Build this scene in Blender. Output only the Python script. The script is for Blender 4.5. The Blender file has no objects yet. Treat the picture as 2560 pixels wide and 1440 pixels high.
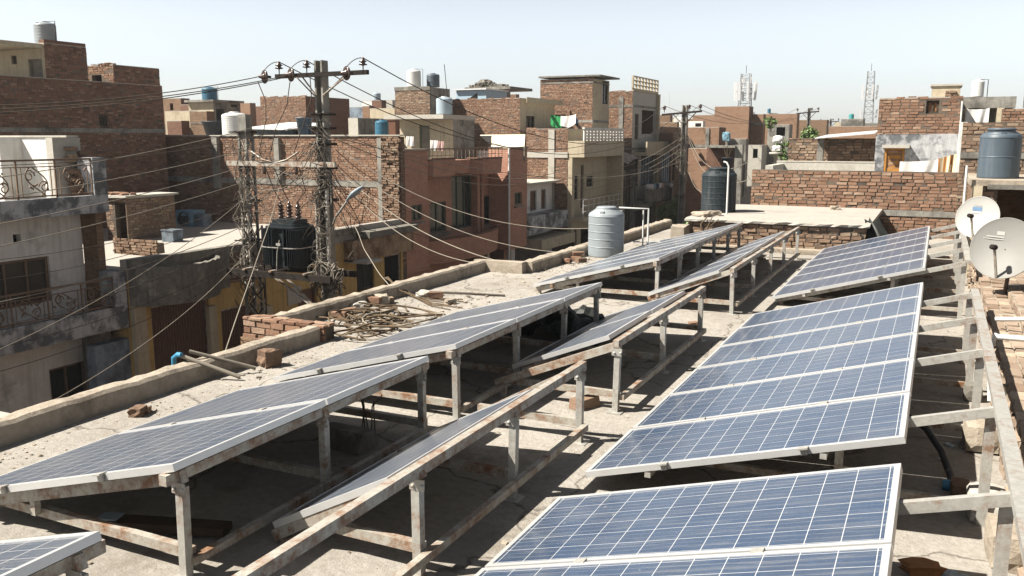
import bpy, math, random
import numpy as np
from mathutils import Vector
random.seed(11)
rnd = random.random
def ru(a, b): return a + (b - a) * random.random()
sc = bpy.context.scene
COL = sc.collection
# ---------------------------------------------------------------- camera model (world: +Y along the panel rows, z=0 own roof)
FPX, YAW, PITCH = 2170.0, 0.453, math.atan(375 / 2170.0)
CAM = Vector((0, 0, 2.42))
FW = Vector((-math.sin(YAW) * math.cos(PITCH), math.cos(YAW) * math.cos(PITCH), -math.sin(PITCH)))
RT = Vector((math.cos(YAW), math.sin(YAW), 0)); UP = RT.cross(FW)
def at(px, py, x=None, y=None, z=None, d=None):
    r = FW * FPX + RT * (px - 1280) + UP * (720 - py)
    if x is not None: t = (x - CAM.x) / r.x
    elif y is not None: t = (y - CAM.y) / r.y
    elif z is not None: t = (z - CAM.z) / r.z
    else: t = d / FPX
    return CAM + r * t
def X(px, y, py=345): return at(px, py, y=y).x
def Yx(px, x, py=345): return at(px, py, x=x).y
def Zy(px, py, y): return at(px, py, y=y).z
def Zx(px, py, x): return at(px, py, x=x).z
STREET = -5.4
# ---------------------------------------------------------------- mesh builder
class MB:
    def __init__(s): s.v = []; s.f = []; s.m = []; s.r = []; s.s = []; s.uv = {}
    def face(s, pts, mi=0, r=0.5, sm=False, uv=None):
        b = len(s.v); s.v += [tuple(p) for p in pts]; s.f.append(tuple(range(b, b + len(pts))))
        s.m.append(mi); s.r.append(r); s.s.append(sm)
        if uv: s.uv[len(s.f) - 1] = uv
    def idx(s, vs, fs, mi=0, r=0.5, sm=False):
        b = len(s.v); s.v += [tuple(p) for p in vs]
        for f in fs: s.f.append(tuple(i + b for i in f)); s.m.append(mi); s.r.append(r); s.s.append(sm)
    def box(s, x0, x1, y0, y1, z0, z1, mi=0, r=0.5, j=0.0):
        vs = [(x, y, z) for z in (z0, z1) for y in (y0, y1) for x in (x0, x1)]
        if j: vs = [(x + ru(-j, j), y + ru(-j, j), z + ru(-j, j)) for x, y, z in vs]
        s.idx(vs, [(0, 2, 3, 1), (4, 5, 7, 6), (0, 1, 5, 4), (2, 6, 7, 3), (0, 4, 6, 2), (1, 3, 7, 5)], mi, r); return s
    def bar(s, p, q, w, h, mi=0, r=0.5, up=(0, 0, 1)):
        p, q, up = Vector(p), Vector(q), Vector(up); d = (q - p).normalized()
        if abs(d.dot(up)) > .98: up = Vector((0, 1, 0))
        a = d.cross(up).normalized() * (w / 2); b = a.cross(d).normalized() * (h / 2)
        vs = [e + sa * a + sb * b for e in (p, q) for sa, sb in ((-1, -1), (1, -1), (1, 1), (-1, 1))]
        s.idx(vs, [(0, 1, 2, 3), (7, 6, 5, 4), (0, 4, 5, 1), (1, 5, 6, 2), (2, 6, 7, 3), (3, 7, 4, 0)], mi, r); return s
    def tube(s, pts, r, seg=6, mi=0, rr=0.5, caps=True):
        pts = [Vector(p) for p in pts]; n = len(pts); rad = r if isinstance(r, (list, tuple)) else [r] * n
        t0 = (pts[1] - pts[0]).normalized(); a = t0.orthogonal().normalized(); vs = []
        for i in range(n):
            t = (pts[min(i + 1, n - 1)] - pts[max(i - 1, 0)])
            t = t.normalized() if t.length > 1e-9 else t0
            a = (a - t * a.dot(t)); a = a.normalized() if a.length > 1e-6 else t.orthogonal().normalized()
            b = t.cross(a)
            for k in range(seg):
                an = 2 * math.pi * k / seg; vs.append(pts[i] + (a * math.cos(an) + b * math.sin(an)) * rad[i])
        fs = [(i * seg + k, i * seg + (k + 1) % seg, (i + 1) * seg + (k + 1) % seg, (i + 1) * seg + k) for i in range(n - 1) for k in range(seg)]
        s.idx(vs, fs, mi, rr, True)
        if caps:
            s.face([vs[k] for k in reversed(range(seg))], mi, rr); s.face([vs[(n - 1) * seg + k] for k in range(seg)], mi, rr)
        return s
    def lathe(s, prof, c, seg=24, mi=0, axis=None, r=0.5):
        c = Vector(c); ax = Vector(axis or (0, 0, 1)).normalized(); a = ax.orthogonal().normalized(); b = ax.cross(a); vs = []
        for rd, z in prof:
            for k in range(seg):
                an = 2 * math.pi * k / seg; vs.append(c + ax * z + (a * math.cos(an) + b * math.sin(an)) * rd)
        fs = [(i * seg + k, i * seg + (k + 1) % seg, (i + 1) * seg + (k + 1) % seg, (i + 1) * seg + k) for i in range(len(prof) - 1) for k in range(seg)]
        s.idx(vs, fs, mi, r, True); return s
    def prism(s, poly, z0, z1, mi=0, r=0.5):
        n = len(poly); s.face([(x, y, z1) for x, y in poly], mi, r); s.face([(x, y, z0) for x, y in reversed(poly)], mi, r)
        for i in range(n):
            (xa, ya), (xb, yb) = poly[i], poly[(i + 1) % n]
            s.face([(xa, ya, z0), (xb, yb, z0), (xb, yb, z1), (xa, ya, z1)], mi, r)
        return s
    def rock(s, c, sx, sy, sz, mi=0, r=0.5, rot=0.0, j=.18, lev=2):
        # chipped lump: subdivided box pushed towards an ellipsoid, jittered
        n = 3; pts = {}
        for ix in range(n + 1):
            for iy in range(n + 1):
                for iz in range(n + 1):
                    if 0 < ix < n and 0 < iy < n and 0 < iz < n: continue
                    p = Vector((2 * ix / n - 1, 2 * iy / n - 1, 2 * iz / n - 1)); q = p.normalized() * 1.15
                    p = p.lerp(q, .42) * ru(1 - j, 1 + j * .6)
                    x, y, z = p.x * sx, p.y * sy, p.z * sz; cr, sr = math.cos(rot), math.sin(rot)
                    pts[(ix, iy, iz)] = (len(pts), (c[0] + x * cr - y * sr, c[1] + x * sr + y * cr, c[2] + z))
        fs = []
        for i in range(n):
            for k in range(n):
                for w, fl in ((0, 1), (n, 0)):
                    for ax in range(3):
                        def key(a, b):
                            t = [a, b]; t.insert(ax, w); return pts[tuple(t)][0]
                        q = [key(i, k), key(i + 1, k), key(i + 1, k + 1), key(i, k + 1)]
                        if (ax == 1) != bool(fl): pass
                        fs.append(tuple(q if (fl == 0) ^ (ax == 1) else q[::-1]))
        s.idx([p for _, p in sorted(pts.values())], fs, mi, r); return s
    def build(s, name, mat, parent=None, loc=None):
        me = bpy.data.meshes.new(name)
        base = Vector(loc) if loc is not None else (parent['_w'] if parent is not None else Vector((0, 0, 0)))
        base = Vector(base)
        V = np.array(s.v, dtype=np.float64) - np.array(base)
        me.from_pydata(V.tolist(), [], s.f)
        for m in (mat if isinstance(mat, (list, tuple)) else [mat]):
            if m: me.materials.append(m)
        n = len(s.f)
        me.polygons.foreach_set('material_index', s.m); me.polygons.foreach_set('use_smooth', s.s); me.update()
        nor = np.zeros(n * 3); me.polygons.foreach_get('normal', nor); nor = np.abs(nor.reshape(-1, 3))
        ls = np.zeros(n, int); me.polygons.foreach_get('loop_start', ls); lt = np.zeros(n, int); me.polygons.foreach_get('loop_total', lt)
        pol = np.repeat(np.arange(n), lt); lv = np.zeros(len(me.loops), int); me.loops.foreach_get('vertex_index', lv)
        Vw = np.array(s.v)[lv]; N = nor[pol]; ax = np.argmax(N, 1)
        u = np.where(ax == 0, Vw[:, 1], Vw[:, 0]); v = np.where(ax == 2, Vw[:, 1], Vw[:, 2])
        uv = np.stack([u, v], 1)
        for fi, q in s.uv.items(): uv[ls[fi]:ls[fi] + lt[fi]] = q
        l = me.uv_layers.new(name='box'); l.data.foreach_set('uv', uv.astype(np.float32).ravel())
        l2 = me.uv_layers.new(name='rnd'); rr = np.array(s.r)[pol]; l2.data.foreach_set('uv', np.stack([rr, (rr * 7.31) % 1], 1).astype(np.float32).ravel())
        o = bpy.data.objects.new(name, me); COL.objects.link(o); o.location = base if parent is None else (0, 0, 0)
        if parent is not None:
            o.parent = parent; o['_w'] = tuple(parent['_w'])
        else: o['_w'] = tuple(base)
        return o
def tag(o, label, cat, group=None):
    o['label'] = label; o['category'] = cat
    if group: o['group'] = group
    return o
def thing(name, label, cat, loc, group=None):
    o = bpy.data.objects.new(name, None); COL.objects.link(o); o.location = loc; o['_w'] = tuple(loc); o.empty_display_size = .2
    return tag(o, label, cat, group)
def struct(o): o['kind'] = 'structure'; return o
def one(mb, name, mat, label, cat, group=None, loc=None):
    if loc is None:
        a = np.array(mb.v); loc = tuple(((a.min(0) + a.max(0)) / 2)[:2]) + (a[:, 2].min(),)
    return tag(mb.build(name, mat, None, loc), label, cat, group)
# ---------------------------------------------------------------- materials
def new(name):
    m = bpy.data.materials.new(name); m.use_nodes = True; nt = m.node_tree; b = nt.nodes['Principled BSDF']; return m, nt, b
def N(nt, t, **k):
    n = nt.nodes.new(t)
    for a, v in k.items(): setattr(n, a, v)
    return n
def uvn(nt, name='box'):
    n = N(nt, 'ShaderNodeUVMap'); n.uv_map = name; return n.outputs[0]
def objc(nt):
    # object coordinates pushed apart by each object's own random number
    tc = N(nt, 'ShaderNodeTexCoord'); oi = N(nt, 'ShaderNodeObjectInfo')
    m = N(nt, 'ShaderNodeMath', operation='MULTIPLY'); m.inputs[1].default_value = 37.0; nt.links.new(oi.outputs['Random'], m.inputs[0])
    a = N(nt, 'ShaderNodeVectorMath', operation='ADD'); nt.links.new(tc.outputs['Object'], a.inputs[0]); nt.links.new(m.outputs[0], a.inputs[1]); return a.outputs[0]
def noise(nt, co, scale, det=5, rough=.6, sx=None):
    if sx:
        mp = N(nt, 'ShaderNodeMapping'); mp.inputs['Scale'].default_value = sx; nt.links.new(co, mp.inputs[0]); co = mp.outputs[0]
    n = N(nt, 'ShaderNodeTexNoise'); n.inputs['Scale'].default_value = scale; n.inputs['Detail'].default_value = det; n.inputs['Roughness'].default_value = rough
    nt.links.new(co, n.inputs['Vector']); return n.outputs[0]
def ramp(nt, f, stops):
    r = N(nt, 'ShaderNodeValToRGB'); e = r.color_ramp.elements
    while len(e) < len(stops): e.new(.5)
    for el, (p, c) in zip(e, stops):
        el.position = p; el.color = (c, c, c, 1) if isinstance(c, (int, float)) else (*c, 1)
    nt.links.new(f, r.inputs[0]); return r.outputs[0]
def mix(nt, f, a, b, mode='MIX'):
    m = N(nt, 'ShaderNodeMix', data_type='RGBA', blend_type=mode)
    for i, v in ((0, f), (6, a), (7, b)):
        if isinstance(v, (int, float)): m.inputs[i].default_value = v
        elif isinstance(v, tuple): m.inputs[i].default_value = (*v, 1)
        else: nt.links.new(v, m.inputs[i])
    return m.outputs[2]
def bump(nt, b, h, st=.4, dist=.02):
    n = N(nt, 'ShaderNodeBump'); n.inputs['Strength'].default_value = st; n.inputs['Distance'].default_value = dist
    nt.links.new(h, n.inputs['Height']); nt.links.new(n.outputs[0], b.inputs['Normal'])
def setc(nt, b, c):
    if isinstance(c, tuple): b.inputs['Base Color'].default_value = (*c, 1)
    else: nt.links.new(c, b.inputs['Base Color'])
MAT = {}
def rough_mat(name, c, c2=None, stain=None, sscale=1.2, rough=.9, fine=14, streak=0, bst=.35, lo=.45, hi=.62, spec=.3):
    """weathered mineral surface: two tones of noise, optional stains and run-down streaks"""
    m, nt, b = new(name); co = objc(nt)
    c2 = c2 or tuple(x * .72 for x in c)
    col = mix(nt, ramp(nt, noise(nt, co, fine, 8, .7), [(.3, 0), (.7, 1)]), c2, c)
    if stain: col = mix(nt, ramp(nt, noise(nt, co, sscale, 9, .68), [(lo, 0), (hi, .9)]), col, stain)
    if streak:
        s = ramp(nt, noise(nt, co, 1.0, 6, .7, (7, 7, .55)), [(.5, 0), (.68, streak)]); col = mix(nt, s, col, tuple(x * .32 for x in c))
    setc(nt, b, col); b.inputs['Roughness'].default_value = rough; b.inputs['Specular IOR Level'].default_value = spec
    bump(nt, b, noise(nt, co, fine * 2.2, 8, .75), bst, .02); MAT[name] = m; return m
def brick_mat(name, a, b_, mortar, dark=.5, bw=.235, rh=.084, ms=.011):
    """brick courses in shader for walls too far to see single bricks stand out"""
    m, nt, b = new(name); uv = uvn(nt)
    d = noise(nt, uv, 3.0, 3, .5); mm = N(nt, 'ShaderNodeVectorMath', operation='SCALE'); mm.inputs['Scale'].default_value = .035
    nt.links.new(nt.nodes[-2].outputs[1] if False else d, mm.inputs[0]); ad = N(nt, 'ShaderNodeVectorMath', operation='ADD'); nt.links.new(uv, ad.inputs[0]); nt.links.new(mm.outputs[0], ad.inputs[1])
    t = N(nt, 'ShaderNodeTexBrick'); t.inputs['Scale'].default_value = 1; t.inputs['Brick Width'].default_value = bw; t.inputs['Row Height'].default_value = rh
    t.inputs['Mortar Size'].default_value = ms; t.inputs['Mortar Smooth'].default_value = .6; t.inputs['Bias'].default_value = -.1
    t.inputs['Color1'].default_value = (*a, 1); t.inputs['Color2'].default_value = (*b_, 1); t.inputs['Mortar'].default_value = (*mortar, 1)
    nt.links.new(ad.outputs[0], t.inputs['Vector'])
    big = noise(nt, uv, .55, 8, .68); col = mix(nt, ramp(nt, big, [(.35, 0), (.7, dark)]), t.outputs['Color'], tuple(x * .35 for x in a))
    med = noise(nt, uv, 2.6, 7, .72); col = mix(nt, ramp(nt, med, [(.48, 0), (.66, .6)]), col, tuple(.55 * x + .45 * y for x, y in zip(a, mortar))); col = mix(nt, ramp(nt, med, [(.30, .7), (.44, 0)]), col, tuple(x * .38 for x in a)); fine = noise(nt, uv, 9, 6, .7); col = mix(nt, ramp(nt, fine, [(.35, .0), (.75, .55)]), col, tuple(.5 * (x + y) * 1.05 for x, y in zip(a, mortar)))
    setc(nt, b, col); b.inputs['Roughness'].default_value = .92; b.inputs['Specular IOR Level'].default_value = .2
    inv = N(nt, 'ShaderNodeMath', operation='SUBTRACT'); inv.inputs[0].default_value = 1; nt.links.new(t.outputs['Fac'], inv.inputs[1])
    h = N(nt, 'ShaderNodeMath', operation='ADD'); nt.links.new(inv.outputs[0], h.inputs[0]); nt.links.new(fine, h.inputs[1])
    bump(nt, b, h.outputs[0], .9, .03); MAT[name] = m; return m
def laid_brick_mat(name, stops):
    """for walls whose bricks are modelled one by one: every brick its own tone"""
    m, nt, b = new(name); s = N(nt, 'ShaderNodeSeparateXYZ'); nt.links.new(uvn(nt, 'rnd'), s.inputs[0])
    col = ramp(nt, s.outputs[0], stops); co = objc(nt)
    col = mix(nt, ramp(nt, noise(nt, co, 22, 6, .7), [(.4, 0), (.75, .6)]), col, (.21, .145, .105))
    col = mix(nt, ramp(nt, noise(nt, co, .8, 7, .65), [(.5, 0), (.78, .45)]), col, (.09, .06, .045))
    setc(nt, b, col); b.inputs['Roughness'].default_value = .95; b.inputs['Specular IOR Level'].default_value = .15
    bump(nt, b, noise(nt, co, 45, 6, .7), .6, .015); MAT[name] = m; return m
def plain(name, c, rough=.5, metal=0, spec=.5, var=.25, coat=0, scale=6, trans=0):
    m, nt, b = new(name); co = objc(nt)
    setc(nt, b, mix(nt, ramp(nt, noise(nt, co, scale, 6, .65), [(.3, 0), (.7, 1)]), tuple(x * (1 - var) for x in c), c))
    b.inputs['Roughness'].default_value = rough; b.inputs['Metallic'].default_value = metal; b.inputs['Specular IOR Level'].default_value = spec
    if coat: b.inputs['Coat Weight'].default_value = coat
    MAT[name] = m; return m
# stone, plaster, soil
def floor_mat():
    m, nt, b = new('roof_screed'); co = objc(nt)
    big = noise(nt, co, .45, 6, .62); mid = noise(nt, co, 2.4, 9, .72); fine = noise(nt, co, 17, 8, .75)
    col = mix(nt, ramp(nt, fine, [(.3, 0), (.7, 1)]), (.215, .195, .168), (.32, .30, .268)); col = mix(nt, ramp(nt, big, [(.45, 0), (.68, .5)]), col, (.155, .138, .115))
    col = mix(nt, ramp(nt, mid, [(.52, 0), (.7, .7)]), col, (.135, .115, .09)); col = mix(nt, ramp(nt, noise(nt, co, 5.5, 7, .7), [(.60, 0), (.70, .7)]), col, (.34, .315, .275))
    v = N(nt, 'ShaderNodeTexVoronoi', feature='DISTANCE_TO_EDGE'); v.inputs['Scale'].default_value = .55; ds = N(nt, 'ShaderNodeVectorMath', operation='ADD')
    sc_ = N(nt, 'ShaderNodeVectorMath', operation='SCALE'); sc_.inputs['Scale'].default_value = .5; nz = N(nt, 'ShaderNodeTexNoise'); nz.inputs['Scale'].default_value = 3; nz.inputs['Detail'].default_value = 6; nt.links.new(co, nz.inputs['Vector']); nt.links.new(nz.outputs['Color'], sc_.inputs[0]); nt.links.new(co, ds.inputs[0]); nt.links.new(sc_.outputs[0], ds.inputs[1]); nt.links.new(ds.outputs[0], v.inputs['Vector'])
    col = mix(nt, ramp(nt, v.outputs['Distance'], [(.0, .75), (.012, 0)]), col, (.06, .05, .04))
    sp = ramp(nt, noise(nt, co, 60, 2, .5), [(.70, 0), (.76, .6)]); col = mix(nt, sp, col, (.08, .062, .045))
    setc(nt, b, col); b.inputs['Roughness'].default_value = .95; b.inputs['Specular IOR Level'].default_value = .2
    h = N(nt, 'ShaderNodeMath', operation='ADD'); nt.links.new(fine, h.inputs[0]); nt.links.new(mid, h.inputs[1]); bump(nt, b, h.outputs[0], .7, .03); MAT['roof_screed'] = m
floor_mat()
rough_mat('pale_roof', (.31, .29, .26), (.24, .22, .19), (.16, .14, .115), .8, fine=7, lo=.58, hi=.8)
rough_mat('parapet_render', (.33, .285, .23), (.22, .185, .14), (.10, .08, .06), 2.2, fine=11, bst=.8, lo=.5, hi=.7)
rough_mat('concrete', (.25, .24, .21), (.165, .155, .135), (.065, .06, .052), 1.1, fine=9, streak=.6)
rough_mat('grey_plaster', (.39, .39, .39), (.29, .295, .30), (.06, .065, .072), 1.9, fine=6, streak=.6, lo=.44, hi=.56)
rough_mat('white_plaster', (.60, .59, .56), (.49, .475, .44), (.18, .17, .15), 1.0, fine=5, streak=.35, lo=.55, hi=.75)
rough_mat('cream_plaster', (.39, .34, .25), (.31, .26, .18), (.17, .135, .09), .9, fine=6, streak=.4, lo=.55, hi=.78)
rough_mat('yellow_plaster', (.44, .30, .115), (.34, .23, .085), (.16, .10, .04), 1.0, fine=6, streak=.45, lo=.55, hi=.75)
rough_mat('pale_cement', (.37, .355, .315), (.29, .27, .23), (.17, .155, .13), 1.2, fine=9, lo=.55, hi=.8)
rough_mat('blue_plaster', (.20, .245, .29), (.13, .165, .20), (.06, .066, .075), 1.2, fine=6, streak=.5)
rough_mat('peeling_paint', (.31, .24, .165), (.22, .13, .07), (.10, .048, .025), 1.6, fine=4, streak=.9)
rough_mat('soot_concrete', (.155, .143, .122), (.085, .078, .065), (.26, .24, .2), 1.7, fine=8, streak=.6, lo=.55, hi=.7)
rough_mat('street_dirt', (.10, .088, .07), (.065, .055, .045), (.035, .032, .028), .7, fine=6)
rough_mat('far_ground', (.22, .18, .13), (.15, .12, .085), (.09, .075, .055), .05, fine=.5)
rough_mat('mortar', (.125, .098, .074), (.085, .066, .05), (.045, .036, .028), 1.2, fine=18, bst=.8)
laid_brick_mat('laid_brick', [(0, (.115, .060, .039)), (.2, (.165, .093, .060)), (.8, (.215, .126, .082)), (1, (.27, .19, .135))])
laid_brick_mat('laid_brick_brown', [(0, (.10, .062, .042)), (.2, (.145, .095, .064)), (.75, (.195, .131, .089)), (1, (.26, .20, .14))])
laid_brick_mat('laid_brick_shaded', [(0, (.075, .038, .026)), (.2, (.125, .060, .040)), (.8, (.175, .088, .058)), (1, (.24, .15, .105))])  # darker copy of laid_brick: shade of street-facing walls put into the colour
laid_brick_mat('laid_brick_dusty', [(0, (.16, .112, .08)), (.3, (.225, .175, .13)), (.8, (.27, .215, .165)), (1, (.36, .285, .21))])
brick_mat('brick_orange', (.25, .138, .085), (.20, .105, .064), (.25, .195, .14), .3)
brick_mat('brick_dark', (.175, .084, .055), (.12, .056, .038), (.16, .118, .088), .6)  # on side walls and the porch, their shade is put into this colour
brick_mat('brick_brown', (.215, .132, .082), (.13, .072, .045), (.185, .14, .095), .6)
brick_mat('brick_red', (.42, .215, .15), (.34, .165, .115), (.37, .25, .185), .5, ms=.006)
# metals
def rust_metal(name, c, rust, lo, hi, rough=.5):
    m, nt, b = new(name); co = objc(nt); f = ramp(nt, noise(nt, co, 5.5, 12, .78), [(lo, 0), (hi, 1)])
    base = mix(nt, ramp(nt, noise(nt, co, 30, 5, .6), [(.3, 0), (.7, 1)]), tuple(x * .75 for x in c), c)
    rs = mix(nt, noise(nt, co, 40, 6, .7), rust, tuple(x * .4 for x in rust))
    setc(nt, b, mix(nt, f, base, rs)); mt = N(nt, 'ShaderNodeMath', operation='MULTIPLY'); mt.inputs[1].default_value = -.45
    nt.links.new(f, mt.inputs[0]); mt2 = N(nt, 'ShaderNodeMath', operation='ADD'); mt2.inputs[1].default_value = .45; nt.links.new(mt.outputs[0], mt2.inputs[0]); nt.links.new(mt2.outputs[0], b.inputs['Metallic'])
    b.inputs['Roughness'].default_value = rough; bump(nt, b, noise(nt, co, 60, 5, .7), .25, .006); MAT[name] = m
rust_metal('galv_steel', (.41, .40, .365), (.20, .105, .052), .50, .66)
rust_metal('rusty_steel', (.40, .38, .33), (.21, .10, .045), .45, .60, .65)
rust_metal('shutter_steel', (.13, .065, .04), (.08, .035, .018), .4, .6, .7)
plain('aluminium', (.58, .58, .57), .38, .55, var=.12)
plain('dark_iron', (.022, .017, .014), .85, 0, .15, .4)
plain('brown_iron', (.17, .11, .07), .7, .2, var=.4)
plain('tin_sheet', (.62, .62, .62), .5, .4, var=.3)
# plastics, paint, cloth, glass
for n_, c_ in (('tank_grey', (.21, .235, .25)), ('drum_blue', (.012, .04, .075)), ('tank_blue', (.012, .09, .15)), ('tank_steel_blue', (.055, .075, .094)), ('tank_white', (.52, .52, .50)), ('tank_pale_blue', (.27, .33, .375)),
               ('tank_black', (.013, .020, .024)), ('tank_green', (.03, .2, .2)), ('tub_black', (.015, .02, .026))):
    m_, nt_, b_ = new(n_); co_ = objc(nt_); cc = mix(nt_, ramp(nt_, noise(nt_, co_, 3, 6, .65), [(.3, 0), (.7, 1)]), tuple(x * .8 for x in c_), c_)
    dc = tuple(.6 * x + .08 for x in c_); cc = mix(nt_, ramp(nt_, noise(nt_, co_, 1.0, 7, .7, (9, 9, .8)), [(.45, 0), (.75, .6)]), cc, dc)   # dust run down by rain
    setc(nt_, b_, cc); b_.inputs['Roughness'].default_value = .6 if 'black' in n_ else .48; b_.inputs['Specular IOR Level'].default_value = .2 if 'black' in n_ else .33; MAT[n_] = m_
plain('transformer_paint', (.010, .016, .019), .55, 0, .3, .35)
plain('bushing', (.05, .026, .018), .25, 0, .6, .3)
plain('dish_grey', (.165, .162, .15), .6, 0, .3, .08); plain('dish_white', (.29, .285, .265), .55, 0, .3, .06)
plain('rubber', (.014, .014, .015), .55, 0, .4, .3); plain('mast_grey', (.20, .21, .22), .6, 0, .3, .2); plain('cable_pale', (.21, .185, .15), .8, 0, .2, .3); plain('cable_dark', (.06, .048, .036), .7, 0, .3, .4)
plain('cable_brown', (.115, .082, .05), .85, 0, .2, .5, scale=9); plain('pipe_white', (.52, .515, .49), .5, 0, .4, .12); plain('pipe_blue', (.03, .16, .27), .45, 0, .4, .2)
plain('orange_door', (.33, .15, .028), .6, 0, .3, .25); plain('brown_door', (.12, .052, .026), .6, 0, .3, .4); plain('grey_wood', (.19, .17, .14), .85, 0, .2, .45, scale=3)
plain('green_wood', (.10, .115, .085), .8, 0, .2, .4); plain('dark_wood', (.06, .043, .03), .8, 0, .2, .5); plain('blue_paint', (.27, .37, .44), .6, 0, .3, .2); plain('white_paint', (.52, .515, .50), .6, 0, .3, .1)
plain('cloth_white', (.55, .54, .52), .95, 0, .1, .15); plain('cloth_green', (.045, .26, .095), .95, 0, .1, .3); plain('cloth_navy', (.03, .05, .085), .95, 0, .1, .3)
plain('cloth_cream', (.50, .45, .37), .95, 0, .1, .2); plain('tarp_black', (.02, .022, .02), .5, 0, .3, .5); plain('cloth_pink', (.36, .24, .22), .95, 0, .1, .2); plain('cloth_blue', (.16, .27, .34), .95, 0, .1, .3)
plain('cardboard', (.30, .15, .07), .9, 0, .1, .4); plain('void_black', (.012, .012, .012), .9, 0, .1, .1); plain('dark_room', (.035, .033, .03), .95, 0, .1, .3)
plain('blue_sticker', (.10, .17, .27), .5, 0, .3, .3); plain('grey_sticker', (.30, .31, .32), .5, 0, .3, .3)
def glass_mat():
    m, nt, b = new('window_glass'); co = objc(nt)
    setc(nt, b, mix(nt, noise(nt, co, 3, 4, .6), (.008, .011, .012), (.03, .036, .034))); b.inputs['Roughness'].default_value = .18; b.inputs['Specular IOR Level'].default_value = .35; MAT['window_glass'] = m
glass_mat()
def leaf_mat(name, a, c):
    m, nt, b = new(name); s = N(nt, 'ShaderNodeSeparateXYZ'); nt.links.new(uvn(nt, 'rnd'), s.inputs[0])
    setc(nt, b, ramp(nt, s.outputs[0], [(0, a), (1, c)])); b.inputs['Roughness'].default_value = .6; MAT[name] = m
leaf_mat('leaf', (.035, .065, .014), (.11, .17, .04)); leaf_mat('leaf_dry', (.05, .075, .025), (.16, .19, .075))
plain('bark', (.11, .085, .06), .95, 0, .1, .4)
def stripe_mat():
    m, nt, b = new('striped_cloth'); w = N(nt, 'ShaderNodeTexWave'); w.inputs['Scale'].default_value = 2.2; w.inputs['Distortion'].default_value = .6; nt.links.new(uvn(nt), w.inputs['Vector'])
    setc(nt, b, ramp(nt, w.outputs[0], [(.0, (.16, .065, .02)), (.45, (.36, .17, .05)), (.55, (.44, .34, .21)), (1, (.5, .43, .3))])); b.inputs['Roughness'].default_value = .95; MAT['striped_cloth'] = m
stripe_mat()
def pv_mat(name, dlo, dhi, lw=.011):
    """cell sheet: UV runs 0..1 per cell in x and y; pale gaps between cells, fine bus bars, blue silicon, dust on the glass"""
    m, nt, b = new(name); s = N(nt, 'ShaderNodeSeparateXYZ'); nt.links.new(uvn(nt), s.inputs[0]); L = nt.links
    def line(sock, mul, w):
        a = N(nt, 'ShaderNodeMath', operation='MULTIPLY'); a.inputs[1].default_value = mul; L.new(sock, a.inputs[0])
        f = N(nt, 'ShaderNodeMath', operation='FRACT'); L.new(a.outputs[0], f.inputs[0])
        p = N(nt, 'ShaderNodeMath', operation='PINGPONG'); p.inputs[1].default_value = .5; L.new(f.outputs[0], p.inputs[0])
        c = N(nt, 'ShaderNodeMath', operation='LESS_THAN'); c.inputs[1].default_value = w; L.new(p.outputs[0], c.inputs[0]); return c.outputs[0]
    gx, gy = line(s.outputs[0], 1, lw), line(s.outputs[1], 1, lw); mx = N(nt, 'ShaderNodeMath', operation='MAXIMUM'); L.new(gx, mx.inputs[0]); L.new(gy, mx.inputs[1])
    bus = line(s.outputs[1], 3, .035)
    wn = N(nt, 'ShaderNodeTexVoronoi'); wn.inputs['Scale'].default_value = 9; L.new(uvn(nt), wn.inputs['Vector'])
    cell = mix(nt, wn.outputs['Distance'], (.006, .022, .056), (.012, .038, .090))
    fl = N(nt, 'ShaderNodeVectorMath', operation='FLOOR'); L.new(uvn(nt), fl.inputs[0]); w2 = N(nt, 'ShaderNodeTexWhiteNoise', noise_dimensions='2D'); L.new(fl.outputs[0], w2.inputs[0])
    cell = mix(nt, ramp(nt, w2.outputs[0], [(0, 0), (1, .35)]), cell, (.005, .017, .046))
    cell = mix(nt, bus, cell, (.085, .10, .125)); cell = mix(nt, mx.outputs[0], cell, (.42, .43, .43))
    co = objc(nt); dust = ramp(nt, noise(nt, co, 1.6, 8, .65), [(.25, dlo), (.8, dhi)]); cell = mix(nt, dust, cell, (.28, .27, .24))
    st = N(nt, 'ShaderNodeMapping'); st.inputs['Scale'].default_value = (.22, 2.6, 1); L.new(uvn(nt), st.inputs[0]); cell = mix(nt, ramp(nt, noise(nt, st.outputs[0], 1.4, 6, .7), [(.5, 0), (.72, .30)]), cell, (.26, .25, .225))
    spots = ramp(nt, noise(nt, co, 26, 3, .5), [(.73, 0), (.77, .4)]); cell = mix(nt, spots, cell, (.38, .36, .31))
    setc(nt, b, cell); b.inputs['Roughness'].default_value = .28; b.inputs['Specular IOR Level'].default_value = .5
    b.inputs['Coat Weight'].default_value = .25; b.inputs['Coat Roughness'].default_value = .12; MAT[name] = m
pv_mat('solar_cells', .03, .15); pv_mat('solar_cells_dust_glare', .10, .30, .018)  # second copy greyer: heavier dust, and low-angle sky glare painted into the colour
M = MAT
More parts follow.
